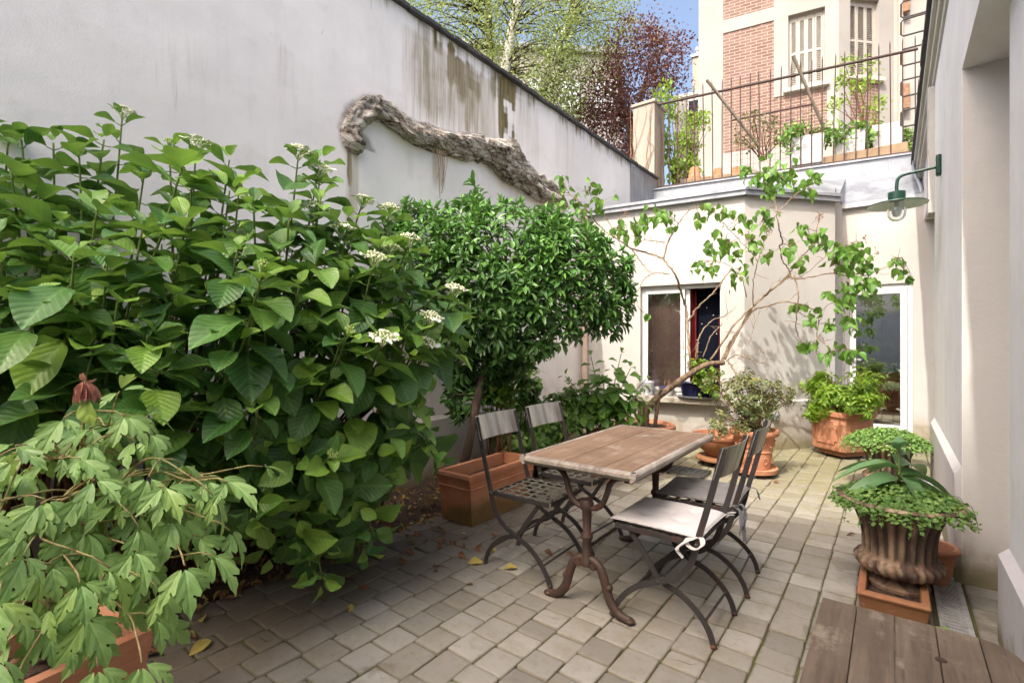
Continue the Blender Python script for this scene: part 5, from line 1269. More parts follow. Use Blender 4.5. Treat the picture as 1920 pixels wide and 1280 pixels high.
dl = thing('plant_dolly', 'round reddish wheeled plant stand under the empty terracotta bowl', 'plant stand', tuple(pb))
MB().lathe([(0, .06), (.232, .06), (.24, .067), (.24, .087), (.232, .094), (0, .094)], 36).build('disc', M['terracotta_dark'], dl, world=False, smooth=30)
for k in range(4):
    a = .5 + k * PI / 2; MB().tube([(.17 * math.cos(a), .17 * math.sin(a) - .012, .022), (.17 * math.cos(a), .17 * math.sin(a) + .012, .022)], .022, 12).box((.17 * math.cos(a), .17 * math.sin(a), .05), (.03, .02, .02)).build('caster', M['plastic_black'], dl, world=False, smooth=40)
pr = Vector((*P(1414, 640, 4.97).xy, 0))
rp = thing('relief_pot', 'terracotta pot with moulded garland relief behind the right chairs', 'pot', (pr.x, pr.y, .078))
rprof = [(0, 0), (.142, 0), (.145, .012), (.158, .12), (.162, .165), (.170, .17), (.170, .178), (.163, .183), (.182, .30), (.186, .305), (.205, .315), (.222, .335), (.226, .362), (.218, .38), (.197, .376), (.180, .33), (.15, .15)]
MB().lathe(rprof, 56).build('body', M['terracotta_pale'], rp, world=False, smooth=35)
rel = MB()
for k in range(9):
    a0 = 2 * PI * k / 9
    for i in range(7):
        a = a0 + 2 * PI / 9 * (i / 7); z = .275 - .055 * math.sin(PI * i / 7) ; r = .160 + (z - .183) * .19 + .006
        rel.ball((r * math.cos(a), r * math.sin(a), z), .0085 + .003 * (i == 3), 6)
    z = .285; rel.ball((.186 * math.cos(a0), .186 * math.sin(a0), z), .010, 6)
    for i in range(8):
        b = 2 * PI * i / 8; a = a0 + .18 * math.cos(b) * .8; z = .09 + .03 * math.sin(b); r = .147 + z * .1 + .004; rel.ball((r * math.cos(a), r * math.sin(a), z), .006, 5)
rel.build('relief', M['terracotta_pale'], rp, world=False, smooth=180); soilm(rp, .178, .335)
dl2 = thing('plant_dolly', 'terracotta coloured round wheeled tray under the relief pot', 'plant stand', (pr.x, pr.y, 0))
MB().lathe([(0, .04), (.19, .04), (.205, .045), (.212, .085), (.203, .09), (.195, .076), (0, .0765)], 40).build('tray', M['terracotta_pale'], dl2, world=False, smooth=35)
for k in range(4):
    a = .2 + k * PI / 2; MB().tube([(.15 * math.cos(a), .15 * math.sin(a) - .012, .02), (.15 * math.cos(a), .15 * math.sin(a) + .012, .02)], .02, 12).build('caster', M['grey_saucer'], dl2, world=False, smooth=40)
# --- drain slab and channel drain
g = thing('drain_grate', 'dark grey plastic grid slab lying on the paving under the table end', 'grate', (-1.63, 5.06, 0), .03)
m = MB(); nx, ny = 8, 5; w, d = .37, .24
for i in range(nx): x = -w / 2 + w * i / (nx - 1); m.box((x, 0, .025), (.011, d, .018))
for j in range(ny): y = -d / 2 + d * j / (ny - 1); m.box((0, y, .0251), (w + .012, .012 if 0 < j < ny - 1 else .018, .0185))
m.build('grid', M['grate_grey'], g, world=False, smooth=0); m = MB()
for a in (-1, 1):
    for b in (-1, 1): m.box((a * .165, b * .10, .008), (.03, .03, .0158))
m.build('foot', M['grate_grey'], g, world=False, smooth=0)
cd = thing('drain_channel', 'galvanised slotted drain channel along the foot of the right wall', 'drain', (.235, 2.5, 0))
m = MB().b2((DR[0], DR[2], -.05), (DR[0] + .02, DR[3], .004)).b2((DR[1] - .02, DR[2], -.05), (DR[1], DR[3], .004)).b2((DR[0], DR[3] - .012, -.05), (DR[1], DR[3], .0035)); m.build('frame', M['galv'], cd, smooth=0)
m = MB(); y = DR[2] + .01
while y < DR[3] - .02: m.b2((DR[0] + .02, y, -.02), (DR[1] - .02, y + .014, .001)); y += .034
m.build('grating', M['galv'], cd, smooth=0)
MB().b2((DR[0], DR[2], -.056), (DR[1], DR[3], -.05)).build('channel', M['plastic_black'], cd, smooth=0)
# --- urns on a long trough-like base
bt = box_planter('trough_planter', 'narrow terracotta trough supporting the fluted urn by the wall', (.0, 3.42), .27, .98, .125, 'terracotta_dark', 0, .92, .03, soilz=.05, band=False, wall=.03)
def urn_profile(s=1.0):
    return [(.0, 0), (.135, 0), (.14, .02), (.105, .035), (.085, .055), (.10, .07), (.165, .085), (.19, .11), (.199, .135), (.188, .158), (.170, .168), (.166, .19), (.167, .26), (.179, .33), (.205, .40), (.235, .44), (.258, .452), (.278, .458), (.286, .471), (.276, .484), (.25, .481), (.19, .43), (.16, .30)]
def urn(loc, s, lab):
    t = thing('fluted_urn', lab, 'urn', loc, .1, 'fluted urns by the right wall')
    def mod(r, z, a):
        if .18 < z < .44 and r > .15: 
            k = min(1, (z - .165) / .02) * min(1, (.44 - z) / .03); return r * (1 - .10 * k * (.5 + .5 * math.cos(22 * a)) ** 1.5)
        if .075 < z < .16: return r * (1 + .035 * math.cos(26 * a + z * 30))
        return r
    pr = urn_profile(); q = []
    for (r0, z0), (r1, z1) in zip(pr[:-1], pr[1:]):
        k = max(1, int(math.hypot(r1 - r0, z1 - z0) / .012))
        q += [(r0 + (r1 - r0) * i / k, z0 + (z1 - z0) * i / k) for i in range(k)]
    q.append(pr[-1]); q = [(r * s, z * s) for r, z in q]
    def groove(r, z, a):
        if .18 < z < .44 and r > .15: return (.5 + .5 * math.cos(22 * a)) ** 1.6
        if .075 < z < .16: return .7 * (.5 - .5 * math.cos(26 * a + z * 30)) ** 3
        return 0
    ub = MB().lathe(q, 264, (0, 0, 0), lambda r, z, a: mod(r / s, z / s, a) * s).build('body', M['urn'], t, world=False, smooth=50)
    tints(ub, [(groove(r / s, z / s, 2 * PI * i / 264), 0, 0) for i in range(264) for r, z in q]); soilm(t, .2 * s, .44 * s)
    return t
U1 = Vector((.022, 3.23, .078)); urn(tuple(U1), .93, 'rusty fluted cast iron urn in front, standing on a terracotta trough')
U2 = Vector((*P(1664, 640, 4.45).xy, 0)); urn(tuple(U2), .92, 'rusty fluted urn farther back, half hidden by the front urn plants')
for q, s, lab, m in ((P(1738, 1010, 3.0), .11, 'small round terracotta pot behind the front urn by the wall', 'terracotta_pale'),):
    pot_lathe('flower_pot', lab, 'pot', (q.x + .01, 3.62, 0), rimpot(.075, .11, .2, .035, .015), m)
q = P(1728, 905, 4.3); pot_lathe('white_bowl', 'white glazed bowl by the wall between the two urns', 'bowl', (q.x, q.y, 0), [(0, .0), (.06, 0), (.065, .03), (.10, .06), (.13, .12), (.124, .122), (.09, .07), (0, .05)], 'porcelain')
# --- sill pots
def sillp(px, out=.07):
    k = (px - 960) / F; A = PT1(0, .618, -out); B = PT1(2, .618, -out); u = (B - A)
    dx, dy = k * CT - ST, k * ST + CT
    s = (A.x * dy - A.y * dx) / (-(u.x * dy - u.y * dx)); return A + u * s
q = sillp(1213, .06); cp = pot_lathe('sill_pot', 'white porcelain cup with blue motifs at the left of the window sill', 'pot', q + Vector((0, 0, .001)), [(0, 0), (.066, 0), (.07, .004), (.093, .165), (.096, .178), (.09, .178), (.086, .16), (.07, .02)], 'porcelain', 30)
dd = MB()
for k in range(8):
    for r_, z in ((.083, .12), (.078, .06)):
        a = 2 * PI * k / 8 + (z > .1) * .4; 
        for i, (da, dz, s) in enumerate(((0, 0, .012), (.08, .012, .007), (-.08, .012, .007), (0, .024, .007), (0, -.018, .006))): dd.ball(((r_ + .0005) * math.cos(a + da), (r_ + .0005) * math.sin(a + da), z + dz), s * .8, 5)
dd.build('motif', M['porcelain_blue'], cp, world=False, smooth=180)
q = sillp(1250, .03); s2 = pot_lathe('sill_pot', 'small white and blue rimmed pot with bare twigs on the window sill', 'pot', q + Vector((0, 0, .001)), [(0, 0), (.06, 0), (.08, .08), (.09, .115), (.083, .115), (.07, .08)], 'porcelain', 28, soil=(.074, .10)); MB().lathe([(.0865, .098), (.094, .112), (.094, .122), (.086, .124), (.082, .116)], 28).build('rim', M['porcelain_blue'], s2, world=False)
tw = MB()
for k in range(6): 
    e = Vector((q.x + random.gauss(0, .05), q.y + random.gauss(0, .03), q.z + random.uniform(.16, .3))); b = Vector((q.x, q.y, q.z + .10)); tw.tube(spline([b, b.lerp(e, .5) + rv(.015), e], 8), [.004] * 3 + [.0025] * 6, 5)
tag(tw.build('dry_twigs', M['dead_stem'], None, loc=(q.x, q.y, q.z + .1)), 'few bare reddish twigs in the small pot on the sill', 'twigs')
qb = sillp(1307, .085); bo = thing('bonsai_pot', 'oval dark blue glazed bonsai pot on the window sill', 'pot', tuple(qb + Vector((0, 0, .027))), math.atan2((C1 - C0).y, (C1 - C0).x))
sup = lambda n_, a, b: [(a * abs(math.cos(t_)) ** .6 * math.copysign(1, math.cos(t_)), b * abs(math.sin(t_)) ** .6 * math.copysign(1, math.sin(t_))) for t_ in [2 * PI * i / n_ for i in range(n_)]]
def oval(lv, m, name, par, n_=36, cap=True):
    mb = MB(); vs = []
    for a, b, z in lv: vs += [(x, y, z) for x, y in sup(n_, a, b)]
    fs = [(j * n_ + i, j * n_ + (i + 1) % n_, (j + 1) * n_ + (i + 1) % n_, (j + 1) * n_ + i) for j in range(len(lv) - 1) for i in range(n_)]
    if cap: fs += [tuple(reversed(range(n_))), tuple(range((len(lv) - 1) * n_, len(lv) * n_))]
    mb.add(vs, fs); return mb.build(name, M[m], par, world=False, smooth=40)
oval([(.17, .075, 0), (.175, .08, .01), (.20, .10, .14), (.215, .112, .148), (.215, .112, .165), (.20, .10, .165), (.19, .09, .14)], 'cobalt', 'body', bo); oval([(.185, .088, .141), (.183, .086, .146)], 'soil', 'soil', bo)
tr = thing('pot_tray', 'flat grey oval tray under the blue bonsai pot', 'tray', tuple(qb + Vector((0, 0, .001))), bo.rotation_euler.z); oval([(.22, .112, 0), (.235, .125, .008), (.24, .128, .024), (.228, .116, .025), (.222, .11, .014)], 'grey_saucer', 'tray', tr)
# ================================================================== PLANTS IN THE COURTYARD
def tint(y=.0, young=0.): return (min(1, max(0, random.gauss(.45 + y, .25))), min(1, max(0, young + random.gauss(0, .06))), random.random())
VIEW = Vector((-ST, CT, 0))
def pix(p):
    d = -p.x * ST + p.y * CT
    return 960 + F * (p.x * CT + p.y * ST) / d, 640 - F * (p.z - EYE) / d
def flowerhead(c, axis, r, parent, white=10, mat='floret', z=1.0):
    axis = unit(axis); a = perp(axis); b = axis.cross(a); mb = MB(); n = int(46 * r / .06)
    for i in range(n):
        t = (i + .5) / n; rr = r * t ** .5; an = i * 2.39996; h = r * .45 * (1 - t) * z
        p = c + a * (rr * math.cos(an)) + b * (rr * math.sin(an)) + axis * (h + random.gauss(0, .003)); mb.ball(p, random.uniform(.0045, .0075) * (r / .06) ** .5, 4)
    for k in range(12): e = c + a * (r * .8 * math.cos(k * .6)) + b * (r * .8 * math.sin(k * .52)); mb.tube([c - axis * .05, c - axis * .01 + (e - c) * .5, e], .0018, 4)
    nf = len(mb.f)
    if white:
        for k in range(white):
            an = k * 2 * PI / white + random.gauss(0, .15); p = c + a * (r * 1.02 * math.cos(an)) + b * (r * 1.02 * math.sin(an)) + axis * random.uniform(.0, .012); ax = unit(axis + rv(.25))
            q = perp(ax); q2 = ax.cross(q)
            for m in range(4):
                g = m * PI / 2 + an; d = q * math.cos(g) + q2 * math.sin(g); L = .021 * random.uniform(.7, 1.15); e = ax.cross(d); mb.quad(p, p + d * L * .55 + e * L * .5 + ax * .002, p + d * L, p + d * L * .55 - e * L * .5 + ax * .002)
    o = mb.build('flower_head', M[mat], parent, smooth=180); o.data.materials.append(M['floret_white'])
    for f in o.data.polygons[nf:]: f.material_index = 1
    return o
def hydrangea(lab, poly, dfun, spots, base, flowers, extra, seedn):
    random.seed(seedn)
    cx = sum(b[0] for b in base) / len(base); cy = sum(b[1] for b in base) / len(base)
    t = thing('hydrangea_shrub', lab, 'shrub', (cx, cy, .03), 0, 'hydrangeas in the bed along the wall')
    st, br, lv = MB(), MB(), Leaves(); xs = [q[0] for q in poly]; ys = [q[1] for q in poly]
    tips = []
    for layer, cnt, off in spots:
        acc = []; tries = 0
        while len(acc) < cnt and tries < 6000:
            tries += 1; x, y = random.uniform(min(xs), max(xs)), random.uniform(min(ys), max(ys))
            if not inpoly(x, y, poly): continue
            gap = 58 if layer == 0 else 62
            if any((x - a) ** 2 + (y - b) ** 2 < gap * gap for a, b in acc): continue
            acc.append((x, y)); tips.append((P(x, y, dfun(x, y) + off + random.gauss(0, .05)), layer, None))
    for px, py, dd, kind in extra + flowers: tips.append((P(px, py, dfun(px, py) + dd - (.14 if kind in ('flower', 'bud') and px > 480 else 0)), 0, kind))
    for tip, layer, kind in tips:
        if tip.z < .12: tip.z = .12 + random.random() * .06
        b = min(base, key=lambda q: abs(q[1] - tip.y) + random.random() * .5); b = Vector((b[0] + random.gauss(0, .09), b[1] + random.gauss(0, .12), .02))
        if tip.x < -3.40: tip.x = -3.40
        out = Vector((tip.x - b.x, tip.y - b.y, 0)); hgt = tip.z - b.z
        mid = b + out * .34 + Vector((0, 0, hgt * .40 + .10)); m2 = b + out * .80 + Vector((0, 0, hgt * .74 + .05 * out.length))
        if tip.z < .75: mid.z += .32; m2.z += .26
        q = spline([b, mid, m2, tip], 30); n = len(q)
        k = int(n * .55); br.tube(q[:k + 1], taper(k + 1, .011, .007), 6); st.tube(q[k:], taper(n - k, .0065, .0038), 6)
        tan = unit(q[-1] - q[-4]); pos = tip; s = 0.; ang = random.random() * PI; node = 0
        nodes = (5 if tip.z > 1.25 else 4) if layer == 0 else 4
        # leaves in opposite pairs from the tip down the shoot
        length = [(q[i] - q[i - 1]).length for i in range(1, n)]
        dist = .004 if kind is None else .035
        while node < nodes:
            i = n - 1; r = dist
            while i > 1 and r > length[i - 1]: r -= length[i - 1]; i -= 1
            p = q[i].lerp(q[i - 1], min(1, r / max(1e-6, length[i - 1]))); tg = unit(q[i] - q[i - 1])
            sa = perp(tg); sb = tg.cross(sa); L = (.08, .145, .19, .205, .20)[node] * random.choice((random.uniform(.85, 1.18), random.uniform(.6, 1.0)))
            if kind == 'tall': L *= .75
            for sgn in (0, PI):
                an = ang + sgn + random.gauss(0, .18); sd = sa * math.cos(an) + sb * math.sin(an)
                lift = (1.0, .42, .10, -.05, -.12)[node] + random.gauss(0, .14)
                hiz = min(1, max(0, (p.z - .85) / .5)); d = unit(sd + tg * (lift + .12) + rv(.16) + Vector((0, 0, -.12 + .14 * hiz - .05 * node))); nn = unit(tg * (1 - .35 * hiz) + UP * (.35 + .9 * hiz) - sd * .10 + rv(.30))
                stalk = .022 + .012 * random.random()
                if node > 0: st.tube([p, p + d * stalk], .0024, 5)
                hi = max(0., (tip.z - 1.0) * .16)
                young = (1.0, .7, .28, .06, 0)[node] * random.uniform(.25, 1.15) if random.random() < .72 else 0
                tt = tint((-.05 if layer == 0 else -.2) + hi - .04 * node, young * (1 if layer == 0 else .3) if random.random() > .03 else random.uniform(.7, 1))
                pl = p + d * stalk
                if pl.x < -3.44: pl.x = -3.44
                lv.add(pl, d, nn, L, L * random.uniform(.62, .78), tt)
            ang += PI / 2 + random.gauss(0, .15); node += 1; dist += (.032, .075, .10, .115, .11)[node - 1] * random.uniform(.8, 1.25)
        if kind in ('flower', 'tall'): flowerhead(tip + tan * .012, unit(tan + UP * .8), (.058 if kind == 'flower' else .046), t, 8 if kind == 'flower' else 4)
        elif kind == 'bud': flowerhead(tip + tan * .01, tan, .024, t, 0, 'bud_green')
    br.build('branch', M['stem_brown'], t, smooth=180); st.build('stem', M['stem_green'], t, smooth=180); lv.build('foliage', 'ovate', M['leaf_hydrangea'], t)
    print('hydrangea leaves', len(lv.p))
def dh(px, py):
    d = np.interp(px, [-80, 200, 330, 480, 700, 890], [1.75, 1.78, 1.86, 1.98, 2.38, 2.9])
    d += max(0, (500 - py) / 200) * .32
    if py > 760: d += (py - 760) / 300 * .10
    return min(d, 1.19 * F / max(1, py - 640)) if py > 700 else d
hydrangea('very large leafy green hydrangea filling the left edge beside the wall',
    [(-240, 340), (-60, 300), (30, 300), (60, 370), (105, 350), (160, 370), (200, 380), (250, 370), (300, 340), (360, 320), (430, 350), (470, 390), (480, 500), (500, 700), (470, 800), (470, 905), (420, 960), (330, 800), (200, 760), (-60, 800), (-240, 900)], dh,
    [(0, 46, 0), (1, 25, .34), (1, 16, .7)], [(-3.15, -.1), (-3.12, .25), (-3.1, .6), (-3.12, 1.0), (-3.05, 1.35)],
    [(230, 212, .35, 'tall'), (368, 272, .1, 'flower'), (318, 268, .2, 'bud'), (495, 500, -.02, 'bud')],
    [(40, 262, .1, None), (148, 285, .15, None), (345, 305, -.1, None), (100, 268, .2, None), (270, 330, .0, None), (430, 300, .25, None), (-30, 240, .1, None), (195, 262, .3, None), (450, 340, .1, None), (20, 320, 0, None), (140, 470, -.1, None), (445, 470, -.08, None), (180, 640, -.05, None), (440, 640, -.1, None), (60, 560, -.1, None), (300, 640, -.05, None)], 11)
hydrangea('spreading hydrangea with white lacecap flowers hanging over the paving in the centre left',
    [(470, 390), (520, 360), (560, 345), (605, 365), (610, 400), (690, 420), (760, 440), (800, 500), (850, 560), (862, 600), (830, 660), (775, 690), (800, 740), (840, 815), (770, 880), (725, 905), (700, 960), (730, 1000), (690, 1060), (640, 1060), (590, 1110), (530, 1085), (480, 1030), (475, 960), (440, 900), (480, 800), (490, 600)], dh,
    [(0, 42, 0), (1, 24, .38), (1, 14, .72)], [(-3.1, 1.45), (-3.05, 1.75), (-3.1, 2.1), (-3.1, 2.4)],
    [(560, 288, .15, 'flower'), (600, 322, .2, 'flower'), (592, 395, .25, 'flower'), (640, 432, .2, 'flower'), (702, 487, .05, 'flower'), (768, 452, .1, 'flower'), (735, 472, .25, 'flower'), (655, 455, .3, 'flower'), (806, 598, 0, 'flower'), (718, 636, -.05, 'flower'), (797, 646, .02, 'flower'), (853, 545, .1, 'flower'), (655, 622, -.05, 'bud'), (622, 852, -.02, 'bud'), (823, 868, .05, 'bud'), (680, 380, .3, 'flower'), (730, 395, .35, 'flower')],
    [(600, 300, .1, None), (640, 640, -.12, None), (700, 1000, -.02, None), (580, 1060, -.02, None), (560, 1010, -.05, None), (470, 960, -.05, None), (610, 720, -.08, None), (780, 790, 0, None), (700, 850, 0, None), (560, 860, -.05, None)], 12)
random.seed(21)
def laurel():
    c = P(948, 520, 4.25); base = Vector((-2.93, 3.05, .03))
    t = thing('evergreen_tree', 'dense dark evergreen tree with clipped crown in front of the annex corner', 'tree', tuple(base))
    tk = MB(); top = P(902, 705, 4.2)
    q = spline([base, P(875, 850, 4.05), P(893, 760, 4.1), P(905, 700, 4.15), P(925, 620, 4.2), P(950, 520, 4.25)], 40); tk.tube(q, taper(len(q), .042, .02), 12)
    lv = Leaves(); br = MB(); poly = [(715, 400), (745, 380), (820, 388), (868, 365), (890, 345), (912, 372), (960, 372), (990, 388), (1030, 385), (1060, 405), (1110, 420), (1150, 455), (1185, 480), (1190, 540), (1188, 585), (1165, 628), (1110, 625), (1060, 640), (1030, 660), (985, 690), (1000, 720), (945, 720), (900, 712), (880, 740), (850, 700), (800, 650), (740, 600), (700, 500)]
    lowpoly = [(845, 690), (1000, 660), (965, 715), (930, 745), (890, 770), (850, 790), (835, 750)]
    ctr = []
    def shell(n, poly, d0, dd, inner):
        xs = [a for a, b in poly]; ys = [b for a, b in poly]; k = 0
        while k < n:
            x, y = random.uniform(min(xs), max(xs)), random.uniform(min(ys), max(ys))
            if not inpoly(x, y, poly): continue
            e = ((x - 950) / 250) ** 2 + ((y - 520) / 190) ** 2; bulge = max(0.05, 1 - min(1, e)) ** .5
            dep = d0 - dd * bulge + (abs(random.gauss(0, .10)) + (random.random() < inner) * random.random() * dd * 1.9 * bulge)
            ctr.append((P(x, y, dep), bulge)); k += 1
    shell(1250, poly, 4.3, .62, .45); shell(75, lowpoly, 4.15, .2, .4)
    C = P(950, 540, 4.3)
    for p, bu in ctr:
        out = unit((p - C) + Vector((0, 0, .15))); ax = unit(out * .8 + UP * .55 + rv(.35) - VIEW * .15)
        if p.z < 1.25: ax = unit(out * .7 + Vector((0, 0, -.2)) + rv(.4))
        a = perp(ax); b = ax.cross(a); n = random.randint(5, 8); a0 = random.random() * 6
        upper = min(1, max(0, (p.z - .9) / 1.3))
        for i in range(n):
            an = a0 + i * 2 * PI / n + random.gauss(0, .2); sd = a * math.cos(an) + b * math.sin(an); d = unit(sd + ax * random.uniform(.15, .6) + Vector((0, 0, -.30 - (.55 if p.z < 1.35 else 0))))
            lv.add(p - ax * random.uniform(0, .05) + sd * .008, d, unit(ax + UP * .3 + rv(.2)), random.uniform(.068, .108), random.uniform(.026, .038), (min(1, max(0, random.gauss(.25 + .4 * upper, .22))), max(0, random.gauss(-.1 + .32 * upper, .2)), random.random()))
        if random.random() < .8:
            for i in range(3): d = unit(ax + rv(.35)); lv.add(p, d, unit(rv() - VIEW * .3), random.uniform(.04, .08), .024, (.7, random.random() * .55, .4))
    for p, bu in random.sample(ctr, 150):
        s = min(q[18:], key=lambda z: (z - p).length); qq = spline([s, s.lerp(p, .6) + Vector((0, 0, .04)), p], 8); br.tube(qq, taper(len(qq), .010, .003), 5)
    ld = spline([P(915, 430, 4.2), P(895, 385, 4.12), P(888, 340, 4.1)], 10); br.tube(ld, taper(len(ld), .006, .003), 5)
    # leader shoot at the top
    for i in range(26):
        p = ld[3 + i % 8]; lv.add(p, unit(rv() + UP * .8), UP + rv(.3), .10, .035, (.6, .4, .5))
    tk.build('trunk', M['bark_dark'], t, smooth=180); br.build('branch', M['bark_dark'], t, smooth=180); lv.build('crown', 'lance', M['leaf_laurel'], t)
laurel()
def peony():
    pc = Vector((-2.0, .36, 0)); box_planter('square_pot', 'square terracotta planter holding the tree peony at the lower left corner', (pc.x, pc.y), .36, .36, .42, 'terracotta_pale', .15, .88, .07, soilz=.06)
    t = thing('tree_peony', 'tree peony with pale lobed leaves and one wilted pink bloom in the corner planter', 'plant', (pc.x, pc.y, .40))
    st, pk, lv = MB(), MB(), Leaves(); b0 = Vector((pc.x, pc.y, .39))
    heads = [(150, 770, 1.42), (265, 800, 1.50), (300, 860, 1.42), (110, 860, 1.30), (180, 900, 1.33), (255, 930, 1.40), (330, 950, 1.42), (60, 830, 1.35), (40, 930, 1.25), (120, 1040, 1.22), (300, 1040, 1.36), (210, 1060, 1.27), (20, 1050, 1.16), (90, 1160, 1.15), (240, 1150, 1.22), (10, 1190, 1.10), (370, 890, 1.50), (230, 850, 1.46), (20, 870, 1.35), (200, 800, 1.47), (320, 1000, 1.38), (90, 1080, 1.2), (50, 1120, 1.14), (350, 900, 1.45), (200, 1000, 1.32), (120, 930, 1.3), (150, 980, 1.30), (70, 1000, 1.2), (160, 1120, 1.22)]
    crowns = [Vector(P(190, 930, 1.42)), Vector(P(95, 1120, 1.30)), Vector(P(150, 860, 1.45)), Vector(P(60, 980, 1.4))]
    for c in crowns:
        q = spline([b0 + Vector((random.gauss(0, .05), random.gauss(0, .05), 0)), b0.lerp(c, .5) + rv(.03), c], 14); st.tube(q, taper(len(q), .015, .008), 8)
    for hx_, hy_, d in heads:
        p = P(hx_, hy_, d); c = min(crowns, key=lambda z: (z - p).length); c = c + rv(.03)
        out = unit(Vector((p.x - pc.x, p.y - pc.y, .05)) + rv(.15)); mid = c.lerp(p, .55) + Vector((0, 0, .03)); q = spline([c, mid, p, p + out * .10 + Vector((0, 0, -.02))], 14)
        pk.tube(q, taper(len(q), .0034, .0022), 6)
        end = q[-1]; tg = unit(q[-1] - q[-4]); sd = unit(tg.cross(UP))
        # biternate leaf: three groups of three drooping leaflets
        for g, (bp, dirn) in enumerate(((end, tg), (p, unit(sd * .9 + tg * .45)), (p, unit(-sd * .9 + tg * .45)), (p.lerp(c, .3), unit(sd * .8 - tg * .1)), (p.lerp(c, .3), unit(-sd * .8 + tg * .2)))):
            stem_l = random.uniform(.045, .085); e = bp + dirn * stem_l + Vector((0, 0, -.012)); pk.tube([bp, bp.lerp(e, .5) + Vector((0, 0, .006)), e], .0022, 5)
            for k, sgn in enumerate((0, 1, -1)):
                s2 = unit(dirn.cross(UP)); dd = unit(dirn * (1 if k == 0 else .55) + s2 * sgn * .75 + Vector((0, 0, -.28 - random.random() * .6)))
                L = random.uniform(.07, .112) * (1 if k == 0 else .78); ee = e + dd * .012
                lv.add(ee, dd, unit(UP * .75 + out * .55 + rv(.22)), L, L * random.uniform(.85, 1.05), tint(.1, .32 if random.random() < .12 else 0))
    # wilted bloom on its bent stalk
    top = P(160, 735, 1.40); c = crowns[2]; q = spline([c, c.lerp(top, .6) + Vector((.02, 0, .05)), top + Vector((0, 0, .035))], 14); pk.tube(q, taper(len(q), .004, .003), 6)
    bl = Leaves()
    for k in range(46):
        a = random.random() * 2 * PI; h = random.random(); d = unit(Vector((math.cos(a) * .45, math.sin(a) * .45, -.9 + .3 * h))); bl.add(top + Vector((math.cos(a) * .006, math.sin(a) * .006, .03 - .02 * h)), d, Vector((math.cos(a), math.sin(a), .3)) + rv(.4), random.uniform(.03, .058), random.uniform(.016, .028), (random.random(), random.random() * .25, 1))
    for k in range(7): bl.add(top + Vector((0, 0, .03)), unit(rv(.5) + UP), rv(), .025, .012, (.8, .8, 1))
    st.build('branch', M['stem_brown'], t, smooth=180); pk.build('leaf_stalk', M['stem_pink'], t, smooth=180); lv.build('foliage', 'peony', M['leaf_peony'], t)
    bl.build('wilted_bloom', 'lance', M['petal'], t); lv2 = Leaves(); lv2.add(top + Vector((.005, 0, -.02)), Vector((.35, 0, -.9)), Vector((.5, -.6, .2)), .075, .05, (.6, .8, .4)); lv2.build('bract', 'ovate', M['leaf_peony'], t)
M['petal'] = leafmat('petal_dry', (.22, .07, .05), (.42, .17, .125), (.55, .30, .20), .8, 0, trans=.2, back=(.4, .17, .13))
peony()
